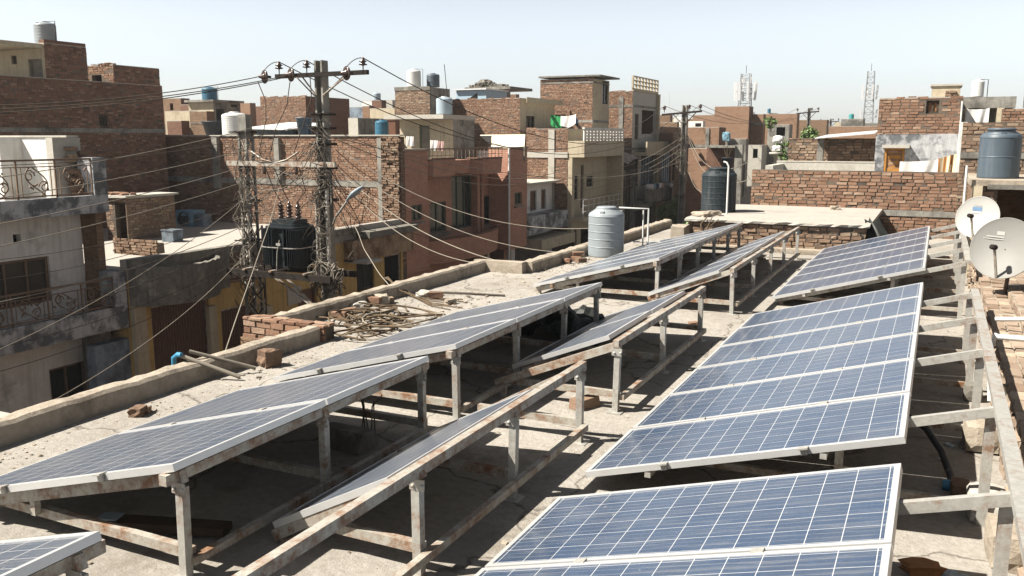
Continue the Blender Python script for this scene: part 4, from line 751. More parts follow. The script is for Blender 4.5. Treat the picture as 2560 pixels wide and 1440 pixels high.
far_block('grey_room', 'olive grey roof room with pale front right of the main pole', 35.2, 872, 896, 990, 296, 'pale_cement', 'concrete', group=None, zb=zB - 1)
far_block('dark_room', 'far dark blue roof shed right of the wide brick block', 60, 874, 909, 912, 268, 'blue_plaster')
far_block('pale_room', 'far whitish roof room below a pale tank', 56, 908, 932, 934, 253, 'white_plaster'); far_block('dark_room', 'far dark brick cube below the pale tank', 54, 932, 956, 958, 251, 'brick_dark'); far_block('green_room', 'far pale green roof room left of the two tank tower', 55, 956, 983, 990, 251, 'green_wood' if False else 'pale_cement')
far_block('brick_block', 'small far brick cube below the whitish roof room', 48, 908, 925, 930, 266, 'brick_orange'); far_block('cream_room', 'far cream roof parapet below the dark brick cube', 46, 926, 988, 996, 271, 'cream_plaster')
tank_px('water_tank', 'pale far tank on the dark brick cube against the sky', 933, 951, 231, 251, 55, 'tank_pale_blue')
# ---- red facade house
yR0, yR1 = 26.28, 36.4; zR = Zx(1010, 440, FX); xi = FX - 1.0; zb_ = Zx(1040, 682, FX); zP = Zx(1012, 378, FX)
E2 = lambda a, b, t, bt, k, *r: (Yx(a, xi), Yx(b, xi), Zx((a + b) / 2, bt, xi), Zx((a + b) / 2, t, xi), k, *r)
T = house('red_house', 'red brick house with bulging balconies between two tall piers facing the street', 'house', -22, xi, yR0, yR1, STREET, Zx(1150, 378, xi) - .55, 'brick_red', hx=[E2(1072, 1113, 506, 582, 'w', None, 'green_wood'), E2(1127, 1180, 439, 572, 'w', None, 'green_wood'), E2(1197, 1227, 490, 562, 'w', None, 'green_wood'), E2(1160, 1190, 630, 690, 'o'), E2(1215, 1260, 625, 690, 'o')])
for (a, b, t, bt, wx) in ((1004, 1068, 377, 683, (1025, 1053, 514, 554)), (1272, 1318, 371, 620, (1287, 1305, 482, 513))):
    ya, yb = Yx(a, FX), Yx(b, FX); z0, z1 = Zx((a + b) / 2, bt, FX), zP; P_ = MB(); wq = (Yx(wx[0], FX) - ya, Yx(wx[1], FX) - ya, Zx(wx[0], wx[3], FX) - z0, Zx(wx[0], wx[2], FX) - z0, 'w', None, 'green_wood')
    field(P_, (FX, ya, z0), -YM, ZP, XP, yb - ya, z1 - z0, [wq[:4]]); P_.box(xi + .002, FX - .16, ya, yb, z0, z1); P_.face([(FX - .16, ya, z0), (FX, ya, z0), (FX, ya, z1), (FX - .16, ya, z1)]); P_.face([(FX - .16, yb, z1), (FX, yb, z1), (FX, yb, z0), (FX - .16, yb, z0)]); P_.face([(FX - .16, ya, z1), (FX, ya, z1), (FX, yb, z1), (FX - .16, yb, z1)]); P_.face([(FX - .16, yb, z0), (FX, yb, z0), (FX, ya, z0), (FX - .16, ya, z0)])
    P_.build('pier', M['brick_red'], T); opening(T, (FX, ya, z0), -YM, ZP, XP, wq)
def bay(y0, y1, z0, z1, dep, name, mat, n=14, flat=.0, lip=True):
    m = MB(); vs = []
    for k in range(n + 1):
        t = k / n; y = y0 + (y1 - y0) * t; x = xi + .5 + dep * (max(0, math.sin(math.pi * t)) ** .55 if not flat else (1 if flat < t < 1 - flat else min(t, 1 - t) / flat))
        vs += [(x - .06, y, z0), (x, y, z1), (x - .12, y, z1), (xi + .002, y, z1 - .5), (xi + .002, y, z0)]
    m.idx(vs, [(k * 5 + i, (k + 1) * 5 + i, (k + 1) * 5 + (i + 1) % 5, k * 5 + (i + 1) % 5) for k in range(n) for i in range(5)]); m.face(vs[:5]); m.face(vs[-5:][::-1]); m.build(name, M[mat], T)
    m = MB(); m.tube([(vs[5 * k + 1][0] - .05, vs[5 * k + 1][1], z1 + .0) for k in range(n + 1)], .06, 6); m.build('coping', M['brick_dark'], T)
bay(Yx(1070, FX), Yx(1146, FX), Zx(1110, 441, FX), Zx(1110, 398, FX), .55, 'upper_bay', 'brick_red', flat=.12); bay(Yx(1196, FX), Yx(1262, FX), Zx(1230, 434, FX), Zx(1230, 396, FX), .55, 'upper_bay', 'brick_red', flat=.12)
slab(T, 'parapet', 'brick_red', (xi + .003, xi + .6, Yx(1146, FX) + .01, Yx(1196, FX) - .01, Zx(1170, 434, FX), Zx(1170, 400, FX)))
bay(Yx(1071, FX), Yx(1264, FX), Zx(1150, 648, FX), Zx(1150, 590, FX), .85, 'lower_balcony', 'brick_red', n=22)
slab(T, 'mullion', 'brick_red', (xi + .003, xi + .25, Yx(1180, xi), Yx(1186, xi), zb_ + .6, zR), (xi + .003, xi + .25, Yx(1191, xi), Yx(1196, xi), zb_ + .6, zR))
for (a_, b_, bt_) in ((1070, 1115, 583), (1195, 1229, 563)): slab(T, 'sill', 'concrete', (xi + .003, xi + .16, Yx(a_, xi), Yx(b_, xi), Zx((a_ + b_) / 2, bt_, xi) - .09, Zx((a_ + b_) / 2, bt_, xi) - .005))
for (a_, b_, bt_) in ((1023, 1055, 555), (1285, 1307, 514)): slab(T, 'sill', 'concrete', (FX + .003, FX + .10, Yx(a_, FX), Yx(b_, FX), Zx((a_ + b_) / 2, bt_, FX) - .07, Zx((a_ + b_) / 2, bt_, FX) - .004))
for (a_, b_) in ((1004, 1068), (1272, 1318)): slab(T, 'pier_cap', 'parapet_render', (FX - 1.0, FX + .06, Yx(a_, FX) - .02, Yx(b_, FX) + .04, zP + .003, zP + .07))
m = MB(); m.tube([(FX + .05, Yx(1270, FX), zP), (FX + .05, Yx(1270, FX), STREET)], .05, 7); m.build('downpipe', M['pipe_white'], T)
slab(T, 'ground_post', 'cream_plaster', (FX - .35, FX - .15, Yx(1228, FX) - .1, Yx(1228, FX) + .1, STREET, zb_ + .4)); slab(T, 'roof_terrace', 'pale_roof', (-22, xi, yR0 + .2, yR1 - .2, zP - 1.22, zP - 1.2) if False else (-21.9, xi - .01, yR0 + .1, yR1 - .1, Zx(1150, 378, xi) - .5, Zx(1150, 378, xi) - .48))
m = MB(); ya, yb = Yx(1008, FX), Yx(1265, FX); zr0 = zP + .0
m.bar((FX - .2, ya, zr0 + .05), (FX - .2, yb, zr0 + .05), .06, .05)
for k in range(26): yy = ya + (yb - ya) * k / 25; m.bar((FX - .2, yy, zP - .42), (FX - .2, yy, zr0 + .03), .02 if k % 4 else .045, .03)
m.bar((FX - .2, ya, zP - .2), (FX - .2, yb, zP - .2), .02, .02); m.build('roof_railing', M['brown_iron'], T)
# red house roof rooms
zk = Zx(1150, 378, xi) - .5; yq = 33.8; xq1 = X(1133, yq)
T = house('roof_room', 'cream roof room with tall door on the red house', 'roof room', X(1000, yq), xq1, yq, Yx(1186, xq1), zk, Zy(1060, 300, yq), 'cream_plaster', mx='concrete', hy=[(X(1048, yq), X(1074, yq), zk + .02, Zy(1060, 314, yq), 'd', 'grey_wood', 'green_wood')]); q = MB(); q.box(X(988, yq), xq1 + .03, yq - .9, Yx(1186, xq1) + .05, Zy(1060, 300, yq) + .031, Zy(1060, 291, yq) + .05); q.build('slab', M['pale_cement'], T)
tank_px('water_tank', 'ribbed white-grey tank on the cream roof room of the red house', 1092, 1130, 241, 286, yq + 1.0, 'tank_pale_blue', ribs=7, lid='tank_white')
T = thing('cloth_awning', 'pale sloping cloth awning over the red house terrace', 'awning', (FX - 3, 35.9, zk)); m = MB(); p = [at(1200, 337, y=36.35), at(1313, 336, y=36.35), at(1311, 366, y=35.5), at(1232, 370, y=35.5)]; m.face(p); m.face([q + Vector((0, .02, -.02)) for q in reversed(p)]); m.build('sheet', M['cloth_cream'], T)
for k, q in enumerate((p[2], p[3])): m = MB(); m.bar(q, (q.x, q.y, zk), .05, .05); m.build('pole', M['grey_wood'], T)
gp = 'washing on the red house terrace'
for a, b, t, mt, lb in ((1016, 1034, 340, 'cloth_white', 'white shirt hung left of the tall roof door'), (1076, 1094, 350, 'cloth_white', 'white towel hung right of the tall roof door'), (1094, 1110, 352, 'cloth_pink', 'pale pink cloth hung beside the white towel'), (1196, 1222, 376, 'cloth_white', 'white sheet hung behind the right end of the roof railing')):
    cloth('hung_cloth', lb, at(a, t, y=32.6 if a < 1150 else 35.0), at(b, t + 1, y=32.6 if a < 1150 else 35.0), .42, mt, .01, 1.5, group=gp)
# two-tank tower and the brick houses behind the red house
T = far_block('tank_tower', 'square brick tower with mossy rim carrying two tanks', 39, 990, 1076, 1126, 219, 'brick_orange', 'concrete', laid='laid_brick_brown', group=None)
slab(T, 'rim', 'soot_concrete', (X(990, 39) - .02, X(1076, 39) + .02, 38.97, 38.999, Zy(1030, 226, 39), Zy(1030, 217, 39)))
tank_px('water_tank', 'cream tank on the mossy brick tower', 1019, 1051, 172, 217, 40.5, 'tank_white', ribs=7, pipe=1); tank_px('water_tank', 'blue grey tank beside the cream one on the mossy brick tower', 1068, 1098, 183, 218, 41.2, 'tank_steel_blue', ribs=6)
m = MB(); p = at(1118, 240, y=40); m.tube([(p.x, 40, p.z), (p.x - .15, 40, p.z + 1.6)], .018, 5); one(m, 'antenna_rod', M['dark_iron'], 'thin leaning antenna rod right of the two tank tower', 'antenna')
far_block('brick_house', 'rough brick house with cream side and small window left of the green cloth', 42, 1128, 1300, 1386, 246, 'brick_orange', 'cream_plaster', laid='laid_brick', hx=[(1315, 1337, 290, 322, 'w')], group=None)
y = 42; T = thing('roof_canopy', 'flat cream canopy slab above the small window', 'canopy', (X(1340, y), y + 1.5, 4)); slab(T, 'slab', 'cream_plaster', (X(1318, y), X(1300, y) + .45, y - .1, Yx(1388, X(1300, y)), Zy(1318, 256, y), Zy(1318, 243, y)))
T = thing('roof_shack', 'pale blue sheet shack with broken panel on a far roof', 'shack', (X(1178, 50), 50, 4)); a, b, c, d = px_box(1142, 1216, 225, 248, 50); slab(T, 'wall', 'blue_paint', (a, b, 50, 53, c, d)); slab(T, 'roof', 'tin_sheet', (a - .1, b + .1, 49.8, 53.1, d, d + .08)); m = MB(); m.face([(X(1170, 49.9), 49.97, c + .02), (X(1192, 49.9), 49.97, c + .02), (X(1192, 49.9), 49.97, d - .2)]); m.build('dark_gap', M['void_black'], T)
T = far_block('roof_room', 'dark roofed shack with rubble on top right of the pale blue shack', 53, 1180, 1262, 1276, 226, 'cream_plaster', 'concrete', hy=[(1238, 1255, 228, 240, 'o')], group=None, cat='roof room'); slab(T, 'slab', 'soot_concrete', (X(1172, 53), X(1284, 53), 52.5, 56, Zy(1230, 226, 53) + .03, Zy(1230, 218, 53)));
m = MB()
for k in range(14): m.rock((X(1178 + 5.5 * k, 53) , 53.5, Zy(1230, 218, 53) + .05 + .35 * max(0, 1 - abs(k - 5) / 4)), .35, .3, .16, 0, rnd(), ru(0, 3))
m.build('rubble', M['soot_concrete'], T)
T = far_block('brick_tower_house', 'tallest brick house with cream stair room and thin roof slab at top centre', 47, 1350, 1480, 1521, 197, 'brick_orange', 'cream_plaster', laid='laid_brick', hx=[(1504, 1519, 203, 260, 'w')], group=None, bands=[(300, 306), (203, 207)]); slab(T, 'roof_edge', 'soot_concrete', (X(1350, 47) - .05, X(1480, 47) + .5, 46.85, Yx(1524, X(1480, 47)) + .2, Zy(1400, 194, 47), Zy(1400, 190, 47)))
y = 52; x1 = X(1580, y); ye = Yx(1641, x1)
T = house('corner_house', 'tall brick house with open corner balconies and lattice roof railing right of the tallest house', 'house', X(1484, y), x1, y, ye, STREET, Zy(1560, 229, y), 'brick_orange', mx='pale_cement', laid='laid_brick',
          hx=[(y + .5, y + 1.3, Zx(1597, 350, x1), Zx(1597, 285, x1), 'd', 'dark_wood'), (y + 1.9, ye - .4, Zx(1618, 335, x1), Zx(1610, 275, x1), 'o'), (y + .5, y + 1.4, Zx(1600, 465, x1), Zx(1600, 390, x1), 'w'), (y + 1.9, ye - .4, Zx(1618, 463, x1), Zx(1610, 382, x1), 'w', 'blue_plaster'), (y + .5, ye - .4, STREET + .1, Zx(1610, 520, x1), 's', 'dark_wood')], bands=[(Zy(1560, 268, y), Zy(1560, 262, y)), (Zy(1560, 375, y), Zy(1560, 369, y))])
m = MB(); zz = Zy(1560, 229, y); m.box(x1 - .1, x1 + .05, y, ye, zz + .035, zz + .2)
for k in range(9): yk = y + (ye - y) * k / 8; m.box(x1 - .08, x1 + .03, yk - .07, yk + .07, zz + .2, zz + .95)
for z_ in (.45, .7, .95): m.box(x1 - .07, x1 + .02, y, ye, zz + z_ - .06, zz + z_)
m.build('lattice_railing', M['cream_plaster'], T); m = MB(); za = Zx(1600, 352, x1); m.box(x1 + .005, x1 + .9, y + .3, ye - .2, za - .9, za - .7); m.box(x1 + .8, x1 + .9, y + .3, ye - .2, za - .7, za - .05); m.build('balcony', M['cream_plaster'], T); zl = Zx(1615, 466, x1); slab(T, 'balcony', 'concrete', (x1 + .005, x1 + 1.0, y + .1, ye - .1, zl - .9, zl - .75), (x1 + .88, x1 + 1.0, y + .1, ye - .1, zl - .75, zl)); slab(T, 'corner_post', 'cream_plaster', (x1 + .01, x1 + .22, ye - .3, ye - .05, STREET, zz + .03))
for px in (1507, 1546): slab(T, 'pillar', 'concrete', (X(px, y), X(px + 11, y), y - .05, y - .001, -3, zz - .3))
# ---- cream house with lattice parapet
y = 41.4; x1 = FX; zW = Zy(1400, 323, y)
T = house('cream_house', 'cream fronted house with grid parapet and bare brick side wall', 'house', X(1316, y), x1, y, 47.6, STREET, zW, 'brick_orange', mx='cream_plaster', laid='laid_brick', bands=[],
          hx=[(Yx(1424, FX), Yx(1446, FX), Zx(1435, 500, FX), Zx(1435, 440, FX), 'w'), (Yx(1453, FX), Yx(1461, FX), Zx(1457, 520, FX), Zx(1457, 412, FX), 'd', 'brown_door'), (Yx(1468, FX), Yx(1484, FX), Zx(1476, 466, FX), Zx(1476, 440, FX), 'w'), (Yx(1420, FX), Yx(1445, FX), Zx(1432, 620, FX), Zx(1432, 575, FX), 'o'), (Yx(1455, FX), Yx(1490, FX), Zx(1470, 612, FX), Zx(1470, 568, FX), 'o')])
for px in (1372,): slab(T, 'pillar', 'pale_cement', (X(px, y), X(px + 15, y), y - .06, y - .001, -2, zW - .02))
slab(T, 'concrete_band', 'pale_cement', (X(1316, y), x1 + .01, y - .05, y - .002, Zy(1360, 394, y), Zy(1360, 380, y)))
zc0, zc1 = Zx(1440, 392, FX), Zx(1440, 352, FX); slab(T, 'canopy', 'cream_plaster', (FX + .002, FX + .9, y, 47.6, zc0, zc1)); slab(T, 'fin', 'cream_plaster', (FX + .003, FX + .9, 47.3, 47.61, STREET, zc0)); slab(T, 'fin', 'cream_plaster', (FX + .003, FX + .25, y + .01, y + .35, -2.6, zc0)); zf = Zx(1450, 520, FX); slab(T, 'balcony', 'cream_plaster', (FX + .003, FX + .9, y, 47.29, zf - .55, zf - .35))
m = MB(); ya, yb = y + .1, 47.5; z0, z1 = zc1, Zx(1440, 323, FX)
for k in range(13): yk = ya + (yb - ya) * k / 12; m.box(FX + .80, FX + .87, yk - .05, yk + .05, z0, z1)
for k in range(4): zz = z0 + (z1 - z0) * (k + 1) / 4; m.box(FX + .81, FX + .86, ya, yb, zz - .08, zz)
m.box(FX + .78, FX + .9, ya - .1, yb + .1, z1, z1 + .08); m.build('grid_parapet', M['white_plaster'], T); slab(T, 'parapet_back', 'cloth_cream', (FX - 2.4, FX - 2.2, ya, yb, zW, z1 - .05)) if False else None
m = MB(); zz = zf - .35
for k in range(9): yk = y + .05 + 6.2 * k / 8; m.bar((FX + .86, yk, zz), (FX + .86, yk, zz + .9), .03, .03)
for z_ in (.3, .6, .9): m.bar((FX + .86, y + .05, zz + z_), (FX + .86, 47.25, zz + z_), .03, .03)
m.build('railing', M['tin_sheet'], T)
cloth('hung_cloth', 'green cloth hung on the roof of the cream house', at(1377, 286, y=44), at(1404, 292, y=44), .62, 'cloth_green', .02, 1, group='washing above the cream house'); cloth('hung_cloth', 'white sheet with a pointed corner hung beside the green cloth', at(1402, 290, y=43.9), at(1440, 285, y=43.9), lambda u: .62 - .25 * abs(u - .5), 'cloth_white', .05, 1, group='washing above the cream house'); cloth('hung_cloth', 'dark blue cloth hung right of the white sheet', at(1438, 290, y=44.1), at(1446, 300, y=44.1), .45, 'cloth_navy', .0, 1, group='washing above the cream house')
# small white house between red and cream
y0_, y1_ = 36.5, 41.3; zz = Zx(1370, 462, FX)
T = house('white_house', 'small stained white house with brown shutters squeezed between red and cream houses', 'house', -21.3, FX - .8, y0_, y1_, STREET, zz, 'white_plaster', hx=[(Yx(1326, FX - .8), Yx(1342, FX - .8), Zx(1335, 535, FX), Zx(1335, 482, FX), 'd', 'brown_door'), (Yx(1354, FX - .8), Yx(1366, FX - .8), Zx(1335, 535, FX), Zx(1335, 482, FX), 'd', 'brown_door'), (y0_ + .4, y1_ - .6, STREET + .1, Zx(1370, 610, FX), 'o')])
slab(T, 'roof_edge', 'pale_cement', (-21.4, FX - .3, y0_ + .01, y1_ - .01, zz + .032, zz + .14)); slab(T, 'balcony', 'grey_plaster', (FX - .79, FX + .1, y0_ + .02, y1_ - .02, Zx(1370, 575, FX), Zx(1370, 533, FX))); slab(T, 'awning', 'cream_plaster', (FX - .79, FX + .5, y0_ + .6, y1_ - .02, Zx(1370, 600, FX) - .3, Zx(1370, 585, FX) - .1))
# ---- farther down the street
T = house('timber_house', 'old dark timber house with arched niches beyond the cream house', 'house', -22, FX + .2, 47.7, 51.8, STREET, Zx(1555, 392, FX), 'soot_concrete', mx='dark_wood', top='soot_concrete', hx=[(48.3, 48.9, -2.3, .2, 'w'), (49.4, 50.8, -2.6, .3, 'd', 'dark_wood')])
m = MB(); zc_ = Zx(1555, 410, FX); n = 10
for k in range(n): t0, t1 = k / n, (k + 1) / n; m.face([(FX + .2, 47.75 + 3.6 * t0, zc_ + .7 * math.sin(math.pi * (.2 + .6 * t0))), (FX + 1.1, 47.75 + 3.6 * t0, zc_ - .35 + .7 * math.sin(math.pi * (.2 + .6 * t0))), (FX + 1.1, 47.75 + 3.6 * t1, zc_ - .35 + .7 * math.sin(math.pi * (.2 + .6 * t1))), (FX + .2, 47.75 + 3.6 * t1, zc_ + .7 * math.sin(math.pi * (.2 + .6 * t1)))])
m.build('curved_canopy', M['rusty_steel'], T)
for yk in (48.0, 49.15, 51.2):
    slab(T, 'pillar', 'concrete', (FX + .203, FX + .42, yk - .22, yk + .22, STREET, Zx(1555, 425, FX)))
    m = MB(); pts_ = [(-.08, -1.6), (-.1, -.3), (0, -.05), (.1, -.3), (.08, -1.6), (0, -1.85)]; m.face([(FX + .425, yk + a_, b_ + .3) for a_, b_ in pts_]); m.build('niche', M['void_black'], T)
T = house('brown_block', 'brown house with washing-filled balcony right of the corner house', 'house', -22, FX, 57.3, 63, STREET, Zx(1668, 318, FX), 'brick_brown', mx='brick_brown', hx=[(58, 60.6, Zx(1665, 458, FX), Zx(1665, 378, FX), 'w', 'blue_plaster'), (61, 62.6, Zx(1665, 455, FX), Zx(1665, 385, FX), 'o'), (57.8, 62, STREET + .1, -3.2, 's', 'dark_wood')], bands=[(Zx(1668, 372, FX), Zx(1668, 366, FX))]); slab(T, 'balcony', 'brown_door', (FX + .022, FX + 1.0, 57.5, 62.5, Zx(1665, 497, FX), Zx(1665, 464, FX))); slab(T, 'upper_balcony', 'brick_orange', (FX + .022, FX + .9, 57.5, 60.5, Zx(1665, 362, FX), Zx(1665, 335, FX)))
zl = Zx(1615, 466, FX)
for k in range(8):
    q = MB(); yk = 52.6 + k * .55 if k < 5 else 57.9 + (k - 5) * .9; q.rock((FX + .93 - .3 * (k > 4), yk, (zl if k < 5 else Zx(1665, 464, FX)) + .10), .2, .25, .17, 0, rnd(), ru(0, 3)); one(q, 'laundry_bundle', M[['cloth_white', 'cloth_blue', 'cloth_navy', 'cloth_white', 'cloth_pink', 'cloth_white', 'cloth_blue', 'cloth_white'][k]], ['white bundle at the near end of the corner house balcony ledge', 'pale blue bundle second on the corner house balcony ledge', 'navy bundle in the middle of the corner house balcony ledge', 'white bundle fourth along the corner house balcony ledge', 'pinkish bundle at the far end of the corner house balcony ledge', 'white washing at the near end of the brown house balcony', 'blue washing in the middle of the brown house balcony', 'white washing at the far end of the brown house balcony'][k], 'laundry', 'bundles on balcony ledges')
def plant(name, label, c, r, h, n, mat='leaf', cat='bush', trunk=True, group=None, ls=.09):
    T = thing(name, label, cat, tuple(c), group); c = Vector(c); m = MB(); cl = [(c + Vector((ru(-1, 1) * r * .75, ru(-1, 1) * r * .75, h * ru(.3, .95))), r * ru(.28, .55)) for _ in range(11)]
    for i in range(n):
        q, s = cl[i % len(cl)]; v = Vector((random.gauss(0, 1), random.gauss(0, 1), random.gauss(0, 1))).normalized() * s * ru(.4, 1.05); p = q + v; a = Vector((ru(-1, 1), ru(-1, 1), ru(-1, 1))).normalized(); b = a.orthogonal().normalized(); l = ls * ru(.6, 1.4); m.face([p - a * l, p + b * l * .5, p + a * l, p - b * l * .5], 0, rnd())
    m.build('foliage', M[mat], T)
    if trunk:
        m = MB(); m.tube([c, c + Vector((.03, 0, h * .3)), c + Vector((0, .05, h * .6))], [r * .07, r * .05, r * .03], 6)
        for q, s in cl[:6]: m.tube([c + Vector((0, 0, h * .25)), (c + q) / 2 + Vector((0, 0, h * .1)), q], [r * .035, r * .025, r * .012], 5)
        m.build('stem', M['bark'], T)
    return T
p = at(1700, 560, y=53); plant('street_tree', 'dark green tree in the street below the second pole', (p.x, 53, STREET), 1.3, 4.0, 1500, cat='tree', ls=.16); plant('street_bush', 'dim green bush behind the black tank at street level', (at(1745, 520, y=46).x, 46, STREET), 1.2, 3.4, 1100, cat='bush', ls=.15)
y = 56; q = px_box(1690, 1797, 318, 372, y); T = far_block('brick_house', 'sunlit brick house with shaded side behind the second pole', y, 1688, 1797, 1814, 319, 'brick_orange', 'brick_dark', group=None, bands=[(362, 368)]); slab(T, 'pillar', 'concrete', (X(1764, y), X(1773, y), y - .06, y - .002, -2, Zy(1768, 320, y)))  # the side's shade is painted in by a darker brick
far_block('brick_house', 'lower brick wall house just right of the second pole', 52, 1722, 1768, 1782, 372, 'brick_orange', 'concrete', group=None)
T = far_block('dark_porch', 'shaded brick porch with grey column behind the black tank', 50, 1768, 1842, 1860, 366, 'brick_dark', 'concrete', group=None, cat='porch'); slab(T, 'column', 'concrete', (X(1842, 50), X(1861, 50), 49.6, 50, STREET, Zy(1850, 362, 50))); slab(T, 'slab', 'concrete', (X(1775, 50), X(1845, 50), 49.3, 50, Zy(1800, 369, 50), Zy(1800, 364, 50)))  # porch front: shade put into the dark brick colour
p = px_box(1808, 1833, 396, 420, 48); T = thing('planter', 'black tub planter with bare twigs behind the black tank', 'planter', ((p[0] + p[1]) / 2, 48, 0)); m = MB(); cx = (p[0] + p[1]) / 2; m.lathe([(0, 0), (.22, 0), (.30, .55), (.33, .56), (.29, .5), (0, .45)], (cx, 48, p[2]), 16); m.box(cx - .3, cx + .3, 47.8, 48.4, STREET, p[2]); m.build('pot', M['tub_black'], T); m = MB()
for k in range(8): m.tube([(cx, 48, p[3] - .1), (cx + ru(-.3, .3), 48 + ru(-.2, .2), p[3] + ru(.4, .9))], .012, 4)
m.build('twigs', M['bark'], T)
far_block('grey_roof_box', 'grey concrete tank box on the roof beside a blue bundle', 52.5, 1814, 1866, 1872, 348, 'concrete', group=None, zb=-1); p = at(1822, 346, y=52.4); m = MB(); m.rock((p.x - .1, 52.2, p.z + .1), .22, .2, .26); one(m, 'blue_bundle', M['cloth_blue'], 'light blue cloth bundle on the grey concrete tank box', 'bundle')
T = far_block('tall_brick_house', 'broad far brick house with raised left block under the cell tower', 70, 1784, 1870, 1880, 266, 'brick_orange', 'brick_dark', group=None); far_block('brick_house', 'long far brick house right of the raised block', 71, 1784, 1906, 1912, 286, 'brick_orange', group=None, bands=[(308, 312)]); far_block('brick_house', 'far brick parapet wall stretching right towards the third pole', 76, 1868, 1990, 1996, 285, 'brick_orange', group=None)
far_block('brick_house', 'far brick strip behind the second pole crossarm', 84, 1730, 1786, 1788, 288, 'brick_orange'); far_block('brick_house', 'far brick house touching the corner balcony house', 88, 1644, 1674, 1680, 288, 'brick_brown'); far_block('pale_room', 'far white roof room left of the second pole', 80, 1684, 1702, 1706, 292, 'white_plaster'); far_block('pale_room', 'far white and blue roof room right of the second pole', 78, 1720, 1756, 1762, 303, 'white_plaster', hy=[(1737, 1752, 308, 317, 'o')])
far_block('brick_house', 'far brown house low in the gap left of the second pole', 74, 1650, 1692, 1696, 306, 'brick_brown', group=None)
T = far_block('frame_house', 'bare concrete frame house with open window beside the green bushes', 62, 1918, 1972, 1980, 312, 'concrete', group=None, hy=[(1940, 1962, 318, 340, 'o')]); far_block('pale_house', 'pale plastered house front below the long far brick house', 60, 1860, 1906, 1920, 364, 'pale_cement', group=None, hy=[(1884, 1896, 372, 395, 'o')])
far_block('brick_house', 'far low brick house right of the third pole', 90, 1990, 2065, 2070, 300, 'brick_brown'); far_block('brick_house', 'far brick wall under the green tank', 66, 2072, 2196, 2200, 316, 'brick_orange', group=None); far_block('grey_roof_box', 'far row of grey concrete boxes under the green tank', 70, 2100, 2155, 2160, 298, 'concrete')
tank_px('water_tank', 'small dark green tank on the far grey boxes', 2121, 2135, 284, 298, 71, 'tank_green')
zz = Zy(1990, 366, 40); far_block('brick_house', 'brick roof wall below the green bush and third pole', 40, 1975, 2052, 2056, 366, 'brick_orange', group=None)
p = at(2015, 366, y=40.6); plant('bush', 'bright green bush growing on a roof by the third pole', (p.x, 41, p.z - .1), .5, .85, 1100, ls=.06); p = at(1952, 404, y=36); plant('bush', 'green bush in front of the concrete frame house', (p.x, 36, p.z - .3), .38, 1.15, 900, ls=.055); p = at(1930, 330, y=61); plant('potted_bush', 'small green plant on the concrete frame house ledge', (p.x, 60.5, p.z), .4, .9, 250, ls=.1)
T = thing('stone_bath', 'pale pedestal with stacked white pots beside the green bush', 'pedestal', (at(1938, 420, y=30).x, 30, 1)); a = at(1938, 425, y=30); m = MB(); m.lathe([(.06, -.6), (.06, .5), (.22, .52), (.22, .58), (0, .58)], (a.x, 30, a.z), 12); m.build('pedestal', M['pale_cement'], T); m = MB(); m.rock((a.x + .02, 30, a.z + .72), .14, .14, .1); m.rock((a.x + .04, 30, a.z + 1.0), .17, .15, .12); m.build('pots', M['white_paint'], T)
# skyline filler: single distant houses
for k, (px0, px1, pt, y, mt) in enumerate(((1640, 1660, 300, 120, 'brick_brown'), (2040, 2080, 318, 130, 'brick_brown'), (1990, 2030, 305, 150, 'cream_plaster'), (1900, 1940, 296, 140, 'brick_orange'), (860, 930, 284, 120, 'brick_brown'), (600, 660, 290, 110, 'brick_dark'), (2150, 2200, 308, 110, 'soot_concrete'))):
    far_block('skyline_house', ['distant brown house right of the corner balcony house', 'distant brown house right of the third pole', 'distant cream house behind the third pole', 'distant brick house behind the long brick parapet', 'distant brown house behind the dark blue shed', 'distant dark house behind the small orange block', 'distant grey house left of the orange door house'][k], y, px0, px1, px1 + 6, pt, mt)
for px0, px1, pt, y, mt, lb in ((1652, 1688, 297, 102, 'cream_plaster', 'distant cream block low behind the second pole crossarm'), (1704, 1732, 298, 108, 'brick_brown', 'distant narrow brown block just right of the second pole shaft'), (2002, 2038, 314, 104, 'brick_orange', 'distant orange block right of the third pole shaft'), (2084, 2112, 306, 125, 'cream_plaster', 'distant small cream block left of the green tank'), (1912, 1934, 283, 118, 'pale_cement', 'distant pale block rising over the long brick parapet'), (1240, 1290, 236, 75, 'brick_brown', 'brown block behind the roofed shack'), (1060, 1120, 244, 70, 'cream_plaster', 'cream block behind the two tank tower')):
    far_block('skyline_house', lb, y, px0, px1, px1 + 8, pt, mt)
tank_px('water_tank', 'tiny white tank on the distant skyline left of the second pole', 1660, 1669, 286, 297, 103, 'tank_white'); tank_px('water_tank', 'tiny blue tank on the pale block over the long brick parapet', 1918, 1927, 271, 283, 119, 'tank_blue')
